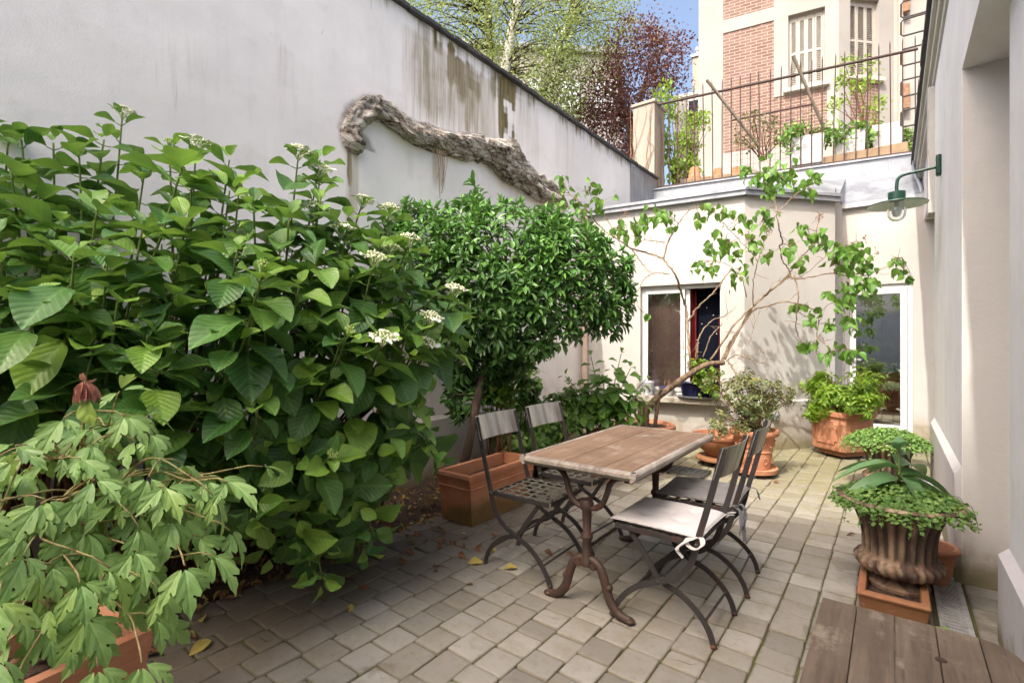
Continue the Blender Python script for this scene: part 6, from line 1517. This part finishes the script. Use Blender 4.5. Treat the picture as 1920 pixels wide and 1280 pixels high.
def lilac():
    t = thing('lilac_tree', 'leaning lilac with arching bare trunk and drooping heart shaped leaves in the wide pot', 'tree', tuple(pw + Vector((0, 0, .42))))
    K = 760 / 1801.
    def W(x, y, d=5.25): return P(1020 + x * K, 320 + y * K, d)
    tr, br, lv = MB(), MB(), Leaves()
    base = W(450, 1112, 5.3); base.z = .41
    q = spline([base, W(455, 1070, 5.28), W(495, 1015, 5.25), (W(560, 965, 5.2)), W(640, 908, 5.15), W(720, 862, 5.1), W(800, 852, 5.1)], 60)
    tr.tube(q, [.040 * (1 - .4 * i / len(q)) * (1 + .14 * fbm(i * .3, 2)) for i in range(len(q))], 14)
    b2 = W(492, 1110, 5.3); b2.z = .41; qq = spline([b2, W(505, 1040, 5.25), W(520, 965, 5.2)], 14); tr.tube(qq, taper(len(qq), .021, .018), 10)   # stub
    qq = spline([W(440, 1100, 5.3), W(425, 1075, 5.25), W(440, 1050, 5.28)], 8); tr.tube(qq, taper(len(qq), .03, .015), 8)
    lines = [
        (.014, .009, [(650, 882), (645, 800), (640, 700), (632, 620), (615, 560), (580, 460), (530, 390)]), (.010, .004, [(530, 390), (460, 365), (390, 345), (320, 300), (250, 250), (170, 150), (110, 100)]), (.008, .004, [(530, 390), (555, 310), (590, 250), (615, 210), (650, 172), (690, 160)]),
        (.010, .006, [(640, 670), (690, 600), (750, 545), (800, 480), (830, 440)]), (.011, .006, [(740, 842), (800, 750), (850, 680), (930, 600), (1000, 540), (1090, 462), (1060, 400), (1045, 330)]), (.013, .008, [(800, 840), (850, 740), (900, 650), (940, 590), (1010, 530), (1075, 475)]),
        (.012, .006, [(790, 845), (830, 760), (880, 690), (930, 620), (1000, 600), (1060, 582), (1130, 590), (1210, 620)]), (.008, .004, [(1045, 330), (1060, 320), (1040, 240), (1030, 160), (1015, 90), (1000, 20)]), (.007, .003, [(1030, 200), (1075, 150), (1120, 105), (1170, 80)]), (.006, .003, [(930, 600), (930, 500), (950, 400), (985, 310), (1000, 270)]),
        (.008, .004, [(680, 840), (690, 740), (740, 670), (790, 650), (835, 625)]), (.007, .004, [(705, 830), (740, 740), (790, 680)]), (.006, .005, [(675, 830), (680, 750)]), (.011, .006, [(820, 850), (845, 890), (870, 945)]), (.007, .003, [(810, 845), (850, 820), (910, 830), (970, 855), (1010, 825)]), 
        (.008, .004, [(1085, 465), (1120, 480), (1200, 470), (1270, 455), (1340, 450), (1430, 465)]), (.007, .004, [(1110, 465), (1130, 540), (1125, 620), (1120, 690), (1130, 735)]), (.005, .002, [(1210, 820), (1215, 720), (1225, 640), (1270, 590), (1350, 570)]), (.005, .002, [(1270, 455), (1400, 470), (1500, 440), (1560, 400), (1590, 385)]), (.005, .002, [(1215, 740), (1260, 780), (1300, 800)]),
        (.006, .003, [(1075, 475), (1130, 400), (1190, 330), (1215, 250), (1225, 200)]), (.005, .002, [(560, 460), (490, 455), (440, 490), (410, 560), (430, 620), (460, 640)]), (.005, .002, [(540, 320), (470, 310), (400, 310)]), (.005, .002, [(390, 345), (440, 420), (500, 470)]), (.005, .0025, [(900, 560), (880, 480), (820, 420), (760, 400)]), (.005, .0025, [(950, 400), (880, 320), (820, 260), (770, 200), (740, 180)]), (.004, .002, [(960, 620), (930, 700), (920, 780), (980, 810)]), (.004, .002, [(1090, 600), (1150, 640), (1190, 660)]), (.004, .002, [(1075, 475), (1160, 460), (1290, 350), (1400, 310)]), (.004, .002, [(330, 300), (270, 200), (240, 130), (180, 90)]), (.004, .002, [(1200, 780), (1170, 790), (1140, 775)]),
    ]
    bpts = []
    dz = lambda x: 5.2 - .35 * max(0, (x - 900) / 700) + .15 * max(0, (500 - x) / 500)
    for r0, r1, pts in lines:
        qq = spline([W(x, y, dz(x) + (.10 * math.sin(x * .02 + y * .013))) for x, y in pts], 6 * len(pts)); bpts += qq; br.tube([p + rv(.0035) for p in qq], [r * (1 + .22 * fbm(i * .6, r0 * 900)) for i, r in enumerate(taper(len(qq), r0, r1))], 7)
        for k in range(len(qq) // 5):
            p = random.choice(qq[2:]); e = p + rv(.055) + Vector((0, 0, .03)); br.tube([p, p.lerp(e, .5) + rv(.008), e], [.0028, .002, .0012], 4)
    cl = [(80, 40, 30, 7), (60, 100, 35, 9), (130, 140, 40, 14), (200, 90, 35, 13), (265, 140, 25, 7), (180, 180, 40, 9), (330, 255, 35, 12), (400, 255, 35, 14), (450, 215, 35, 14), (500, 190, 35, 15), (545, 200, 25, 9), (420, 290, 25, 8), (560, 250, 15, 4),
          (690, 210, 20, 5), (740, 165, 25, 8), (800, 185, 25, 7), (860, 220, 30, 9), (890, 205, 15, 4), (970, 190, 25, 10), (1010, 225, 20, 6), (950, 20, 35, 13), (1000, 60, 40, 20), (1050, 30, 35, 17), (1100, 10, 35, 14), (1160, 60, 30, 10), (1185, 90, 15, 5), (1220, 20, 20, 7), (1010, -10, 40, 12), (900, -10, 25, 7),
          (740, 330, 30, 11), (785, 290, 25, 9), (690, 420, 20, 5), (730, 425, 30, 9), (810, 330, 30, 9), (860, 370, 35, 13), (870, 440, 25, 9), (840, 480, 20, 6), (950, 350, 30, 10), (1005, 370, 20, 6), (930, 300, 20, 6), (1100, 335, 30, 9), (1070, 370, 20, 6), (1150, 410, 25, 8), (1180, 285, 30, 10), (1140, 250, 20, 6), (1230, 270, 15, 4),
          (1250, 330, 25, 9), (1290, 370, 35, 15), (1340, 350, 35, 15), (1380, 330, 25, 9), (1330, 415, 35, 14), (1410, 390, 30, 11), (1430, 440, 25, 9), (1460, 490, 25, 9), (1400, 500, 30, 11), (1350, 530, 35, 12), (1360, 590, 30, 11), (1300, 575, 20, 5), (1260, 540, 12, 3), (1555, 395, 20, 7), (1600, 430, 22, 8), (1625, 460, 14, 4),
          (1130, 595, 22, 7), (1210, 635, 22, 7), (1190, 655, 15, 4), (1265, 680, 28, 9), (1340, 665, 20, 6), (1375, 680, 28, 9), (1140, 770, 25, 6), (1180, 765, 22, 6), (1280, 810, 28, 9), (1340, 790, 28, 11), (1370, 800, 20, 6), (460, 640, 10, 3), (970, 250, 20, 5)]
    for x, y, s, n in cl:
        c0 = W(x, y - 6, dz(x)); s0 = min(bpts, key=lambda z: (z - c0).length); tw = spline([s0, s0.lerp(c0, .5) + rv(.012), c0], 8); br.tube(tw, taper(len(tw), .0034, .002), 5)
        for i in range(n):
            p = W(x + random.gauss(0, s * .75), y + random.gauss(0, s * .7), dz(x) + random.gauss(0, .06)); w0 = random.choice(tw[3:]); br.tube([w0, w0.lerp(p, .55) + Vector((0, 0, .010)), p], [.0016, .0013, .001], 4); d = unit(Vector((random.gauss(0, .55), random.gauss(0, .55), -.85)))
            lv.add(p, d, unit(rv(.6) + Vector((.1, -.75, .55))), random.uniform(.06, .115), random.uniform(.05, .085), tint(.1, .3 * (random.random() < .3)))
    for x, y in ((1225, 190), (1220, 215), (1000, 270), (880, 280), (905, 300), (1290, 410), (1425, 300), (1480, 370), (360, 185), (970, 215)):
        sd = MB(); c0 = W(x, y, dz(x))
        for k in range(9): p = W(x + random.gauss(0, 7), y + random.gauss(0, 12), dz(x)); sd.tube([c0, p], .0018, 4); sd.ball(p, .006, 4)
        sd.build('seed_head', M['dead_stem'], t)
    tr.build('trunk', M['bark_lilac_old'], t, smooth=180); br.build('branch', M['bark_lilac'], t, smooth=180); lv.build('foliage', 'heart', M['leaf_lilac'], t)
lilac()
def bush(name, lab, base, blobs, mat, n, L, Wd, tpl='lance', stems=14, cat='shrub', stemm='stem_brown', hang=.1, up=.3, sr=.006, cl=6, yp=.2, spread=.05):
    """blobs: (center, rx, ry, rz) ; leaves gather round twig tips inside the blobs"""
    t = thing(name, lab, cat, tuple(base)); st, lv = MB(), Leaves(); tips = []
    for c, rx, ry, rz in blobs:
        for _ in range(max(4, int(stems * rx * ry * rz / sum(b[1] * b[2] * b[3] for b in blobs)))):
            v = unit(rv()) * random.random() ** .4; tips.append((c + Vector((v.x * rx, v.y * ry, v.z * rz)), c))
    for p, c in tips:
        b = Vector(base) + Vector((random.gauss(0, spread), random.gauss(0, spread), 0)); q = spline([b, b.lerp(p, .5) + Vector((0, 0, .06)) + rv(.02), p], 9); st.tube(q, taper(len(q), sr, sr * .3), 5)
    k = 0
    while k < n:
        p, c = random.choice(tips); p = p + rv(.035); out = unit(p - c); ax = unit(out + UP * up + rv(.3)); a = perp(ax); b = ax.cross(a); a0 = random.random() * 6; hgt = min(1, max(0, .5 + (p.z - c.z) * 1.6))
        for i in range(cl):
            an = a0 + i * 2 * PI / cl; sd = a * math.cos(an) + b * math.sin(an); d = unit(sd + ax * random.uniform(.0, .5) + Vector((0, 0, -hang)))
            lv.add(p + sd * .006 - ax * random.random() * .03, d, unit(ax + UP * .4 + rv(.25)), L * random.uniform(.65, 1.25), Wd * random.uniform(.7, 1.2), (min(1, max(0, random.gauss(.15 + .5 * hgt, .22))), max(0, random.gauss(yp * hgt, .2)), random.random())); k += 1
    st.build('stem', M[stemm], t, smooth=180); lv.build('foliage', tpl, M[mat], t); return t
V = Vector
# shrub in the relief pot
c = P(1412, 745, 4.95); bush('potted_shrub', 'airy small leaved shrub with bronze tips in the relief pot', (pr.x, pr.y, .41), [(P(1400, 745, 4.95), .33, .3, .27), (P(1352, 795, 4.9), .2, .2, .10), (P(1450, 745, 4.95), .2, .2, .16), (P(1475, 735, 4.95), .13, .13, .10), (P(1335, 715, 4.95), .10, .12, .10), (P(1405, 805, 4.9), .16, .16, .14)], 'leaf_bronze', 2300, .036, .021, stems=110, sr=.005, cl=6, yp=.35)
# choisya
hb = V((hx[0], hx[1], .5)); bush('mexican_orange_shrub', 'bright yellow green bushy shrub in the square planter beside the door', hb, [(hb + V((0, 0, .22)), .33, .33, .25), (hb + V((-.25, .0, .32)), .16, .16, .16), (hb + V((.26, .05, .30)), .2, .2, .22), (hb + V((.18, -.22, .10)), .22, .2, .15), (hb + V((-.2, -.15, .08)), .2, .2, .15)], 'leaf_choisya', 2100, .075, .03, stems=100, cl=7, hang=.25, yp=.4)
# bonsai maple
qb2 = qb + V((0, 0, .17)); bush('bonsai_tree', 'small yellow green bonsai in the blue pot on the sill', qb2, [(P(1320, 700, 5.95), .20, .12, .16), (P(1345, 735, 5.85), .17, .10, .07), (P(1300, 690, 6.0), .10, .1, .12), (P(1365, 745, 5.85), .08, .08, .05)], 'leaf_choisya', 750, .035, .03, stems=46, cat='bonsai', cl=5, yp=.1, sr=.008, spread=.02)
# young hydrangea in the pot behind the table
def young():
    t = thing('hydrangea_plant', 'young hydrangea with upright stems in the terracotta pot behind the table', 'plant', (ph.x, ph.y, .41)); st, lv = MB(), Leaves(); b0 = V((ph.x, ph.y, .40))
    for px, py in ((1108, 668), (1165, 662), (1182, 690), (1130, 700), (1060, 705), (1085, 735), (1200, 735), (1220, 755), (1140, 745), (1100, 720), (1168, 720), (1212, 710), (1075, 765), (1120, 770), (1160, 775), (1195, 770)):
        p = P(px, py, 4.8 + random.gauss(0, .08)); q = spline([b0 + V((random.gauss(0, .05), random.gauss(0, .05), 0)), b0.lerp(p, .5) + V((0, 0, .05)), p], 16); st.tube(q, taper(len(q), .006, .003), 6); ang = random.random() * 3
        for nd in range(6):
            i = len(q) - 1 - nd * 2; tg = unit(q[i] - q[i - 1]); a = perp(tg); b = tg.cross(a); L = (.06, .11, .15, .165, .16, .15)[nd] * random.uniform(.8, 1.2)
            for s in (0, PI):
                an = ang + s; sd = a * math.cos(an) + b * math.sin(an); d = unit(sd + tg * (.9, .5, .2, 0, 0, -.1)[nd] + V((0, 0, -.2))); lv.add(q[i] + d * .02, d, unit(tg + UP * .5 - VIEW * .25 + rv(.2)), L, L * .62, tint(.5, (.9, .7, .5, .3, .2, .1)[nd]))
            ang += PI / 2
    st.build('stem', M['stem_green'], t, smooth=180); lv.build('foliage', 'ovate', M['leaf_hydrangea'], t)
random.seed(5); young()
# shrubs along the wall behind the chairs
g0 = V((*P(1010, 640, 4.9).xy, .02)); bush('evergreen_shrub', 'dense dark green low shrub behind the far left chair', g0, [(P(1050, 790, 4.7), .30, .25, .26), (P(1005, 810, 4.7), .25, .25, .22), (P(1085, 760, 4.9), .22, .22, .22), (P(965, 830, 4.5), .16, .16, .2)], 'leaf_bush', 2300, .075, .042, stems=90, yp=.45, cl=5, hang=.3)
g1 = V((*P(985, 640, 5.2).xy, .02)); bush('wall_shrub', 'loose small leaved shrub growing up against the wall left of the downpipe', g1, [(P(992, 735, 5.3), .12, .12, .20), (P(1000, 715, 5.4), .10, .10, .14), (P(968, 755, 5.2), .10, .1, .2)], 'leaf_bush', 480, .06, .05, tpl='ovate', stems=36, yp=.5, cl=4)
g2 = V((*P(940, 640, 4.3).xy, .02)); bush('slender_plant', 'slender upright stems with yellowing leaves between the trunk and the left chairs', g2, [(P(935, 715, 4.4), .10, .10, .28), (P(945, 745, 4.3), .10, .1, .2)], 'leaf_lilac', 160, .09, .05, tpl='ovate', stems=14, yp=.5, cl=4)
g3 = V((*P(915, 640, 4.5).xy, .02)); bush('low_shrub', 'low leafy shrub filling the gap behind the terracotta trough', V((-2.95, 3.75, .02)), [(V((-2.95, 3.8, .35)), .20, .22, .24), (V((-2.9, 4.15, .3)), .2, .2, .2)], 'leaf_bush', 620, .085, .045, stems=36, yp=.1, cl=5, hang=.3)
bush('garden_plant', 'tall thin stemmed plant rising behind the two left chair backs', V((-2.9, 3.5, .02)), [(P(910, 735, 4.2), .10, .1, .12), (P(925, 690, 4.3), .08, .08, .10)], 'leaf_lime', 70, .085, .05, tpl='ovate', stems=8, yp=.2, cl=4, spread=.03)
# ground-ivy cushions of the two urns and the broad-strap plant
def urnplant(c, r, h, n, lab, drop=.05):
    t = thing('trailing_plant', lab, 'plant', tuple(c)); lv, st = Leaves(), MB()
    for k in range(n):
        a = random.random() * 2 * PI; rr = r * random.random() ** .5 * 1.08; z = h * (1 - (rr / (r * 1.12)) ** 2) * random.uniform(.45, 1.1) - (drop * random.random() * max(0, (rr / r - .88) / .2))
        p = c + V((rr * math.cos(a), rr * math.sin(a), z)); d = unit(V((math.cos(a), math.sin(a), 0)) * .6 + rv(.6)); lv.add(p, V((d.x, d.y, d.z * .35)), unit(UP + V((math.cos(a), math.sin(a), 0)) * .45 * rr / r + rv(.3)), random.uniform(.016, .030), random.uniform(.018, .03), (min(1, max(0, random.gauss(.25 + 3 * z, .25))), max(0, random.gauss(.1, .2)), random.random()))
        if k % 4 == 0: st.tube([c + V((rr * .8 * math.cos(a), rr * .8 * math.sin(a), 0)), p], .0013, 4)
    for k in range(16):
        a = random.random() * 2 * PI; q = [c + V((r * s * math.cos(a), r * s * math.sin(a), z)) for s, z in ((.85, .04), (1.06, .03), (1.14, -.04), (1.15 + random.random() * .05, -.05 - .06 * random.random()))]; q = spline(q, 12); st.tube(q, .0014, 4)
        for p in q[5:]: lv.add(p + rv(.006), rv(), UP + rv(.5), random.uniform(.014, .022), .018, tint())
    st.build('stem', M['stem_green'], t, smooth=180); lv.build('foliage', 'heart', M['leaf_urn'], t); return t
urnplant(U1 + V((0, 0, .43)), .258, .085, 2400, 'mat of tiny round green leaves spilling over the front urn')
urnplant(U2 + V((0, 0, .42)), .30, .13, 2200, 'mat of tiny yellow green leaves overflowing the rear urn')
def lily():
    b = U1 + V((.0, .03, .45)); t = thing('broad_leaf_plant', 'broad strap leaved plant standing in the middle of the front urn', 'plant', tuple(b)); lv, st = Leaves(), MB()
    top = b + V((0, 0, .26)); q = spline([b, b + V((.004, 0, .13)), top], 14); st.tube(q, taper(len(q), .008, .005), 8)
    X, Y = V((CT, ST, 0)), V((-ST, CT, 0))
    for an, el, L, z, w in ((186, -.16, .29, .08, .085), (165, .02, .27, .14, .075), (24, .0, .27, .15, .12), (2, -.12, .31, .10, .08), (-22, -.20, .27, .08, .085), (40, .22, .30, .17, .032), (-84, -.26, .17, .10, .13), (118, .05, .24, .13, .075), (75, .0, .22, .13, .09), (60, 1.7, .095, .235, .055), (190, 1.2, .085, .24, .05), (310, 1.4, .08, .24, .05)):
        a = math.radians(an); d = unit(X * math.cos(a) + Y * math.sin(a) + UP * (el + .25)); lv.add(b + UP * z, d, unit(UP - d * .2 + rv(.2)), L, w, tint(0, .1))
    st.build('stem', M['stem_green'], t, smooth=180); lv.build('foliage', 'strap', M['leaf_lily'], t)
lily()
def litter():
    spots = [(690, 965), (720, 985), (755, 990), (790, 1000), (835, 1012), (845, 1020), (830, 1008), (852, 1015), (868, 1022), (822, 1024), (800, 1020), (890, 1030), (905, 1025), (865, 1000), (840, 998), (780, 1022), (700, 1045), (745, 1055), (810, 1066), (823, 1074), (690, 1068), (665, 1088), (690, 1105), (660, 1135), (945, 990), (920, 1005), (918, 1030), (1020, 1036), (1010, 1056), (905, 1058), (970, 1068), (887, 1100), (600, 1075), (575, 1112), (640, 1050), (380, 1170), (395, 1205), (345, 1190), (360, 1205), (330, 1150), (300, 1230), (1060, 1040), (1460, 905), (1605, 1005), (760, 1035), (735, 1020), (812, 995), (860, 1040), (880, 1010), (770, 1008)]
    labs = ('dry brown curled leaf fallen on the paving', 'yellowing fallen leaf lying on the paving'); pro = []
    for k in range(5):
        l = Leaves(); L = .06; l.add((0, 0, .010), V((1, 0, .10 * (k % 2))), V((0, .25 * (k - 2), 1)), L, L * (.42 + .07 * k), (random.random(), 0, 1)); o = l.build('fallen_leaf', 'ovate', M['leaf_dry']); pro.append(o.data); bpy.data.objects.remove(o)
    y = Leaves(); y.add((0, 0, .008), V((1, 0, .05)), V((0, .2, 1)), .075, .04, (.5, 1, 1)); oy = y.build('fallen_leaf', 'ovate', M['leaf_dry']); ydata = oy.data; bpy.data.objects.remove(oy)
    yel = {(945, 990), (918, 1030), (1010, 1056), (905, 1058), (970, 1068), (660, 1135), (380, 1170), (395, 1205), (345, 1190), (865, 1000)}
    for s in spots:
        p = G(*s); o = link(bpy.data.objects.new('fallen_leaf', ydata if s in yel else random.choice(pro))); o.location = (p.x, p.y, .004); o.rotation_euler = (random.gauss(0, .18), random.gauss(0, .12), random.random() * 6.3); k = random.uniform(.7, 1.35); o.scale = (k, k, k)
        tag(o, labs[1] if s in yel else labs[0], 'leaf', 'yellow fallen leaves' if s in yel else 'brown fallen leaves')
random.seed(9); litter()
def weeds():
    for k, (x, y, lab) in enumerate(((DR[0] - .012, 2.62, 'small weed growing at the left edge of the drain channel'), (DR[1] + .015, 2.45, 'tiny weed at the right edge of the drain channel'), (DR[0] - .01, 2.85, 'weed tuft between drain channel and terracotta trough'))):
        t = thing('weed', lab, 'weed', (x, y, 0)); lv = Leaves()
        for i in range(34): a = random.random() * 6.3; p = V((x + .03 * random.gauss(0, 1), y + .06 * random.gauss(0, 1), .012 + random.random() * .03)); lv.add(p, V((math.cos(a), math.sin(a), .3)), UP + rv(.3), random.uniform(.02, .04), .02, tint(.1, .2))
        lv.build('foliage', 'ovate', M['leaf_urn'], t)
weeds()
# ================================================================== LIGHT, SKY, CAMERA
def light():
    lx, ly, lz = .05, .78, -1.0
    d = Vector((lx, ly, lz)).normalized(); sun = bpy.data.lights.new('sun', 'SUN'); sun.energy = SUN; sun.angle = math.radians(.5); sun.color = (1.0, .95, .86)
    o = link(bpy.data.objects.new('sun', sun)); o.rotation_euler = d.to_track_quat('-Z', 'Y').to_euler(); o.location = (0, -3, 12)
    w = bpy.data.worlds.new('World'); SC.world = w; w.use_nodes = True; nt = w.node_tree; nt.nodes.clear()
    sk = nt.nodes.new('ShaderNodeTexSky'); sk.sky_type = 'NISHITA'; sk.sun_disc = False; s = -d
    sk.sun_elevation = math.asin(s.z); sk.sun_rotation = math.atan2(s.x, s.y); sk.air_density = 1.0; sk.dust_density = 8.0; sk.ozone_density = 1.0; sk.altitude = 50
    bg = nt.nodes.new('ShaderNodeBackground'); bg.inputs['Strength'].default_value = SKY; ou = nt.nodes.new('ShaderNodeOutputWorld')
    nt.links.new(sk.outputs[0], bg.inputs[0]); nt.links.new(bg.outputs[0], ou.inputs[0])
SUN, SKY = 2.0, .15
light()
cam = bpy.data.cameras.new('camera'); cam.sensor_width = 36; cam.lens = 36 * F / 1920; cam.clip_start = .03; cam.clip_end = 600
co = link(bpy.data.objects.new('camera', cam)); co.location = (0, 0, EYE); co.rotation_euler = (PI / 2, 0, TH); SC.camera = co
SC.view_settings.view_transform = 'Standard'; SC.view_settings.look = 'None'; SC.view_settings.exposure = 0; SC.view_settings.gamma = 1
SC.cycles.max_bounces = 10; SC.cycles.diffuse_bounces = 6; SC.cycles.transparent_max_bounces = 12; SC.cycles.caustics_reflective = False; SC.cycles.caustics_refractive = False; SC.cycles.use_denoising = True
SC.cycles.sample_clamp_indirect = 6; SC.cycles.film_exposure = 2.65
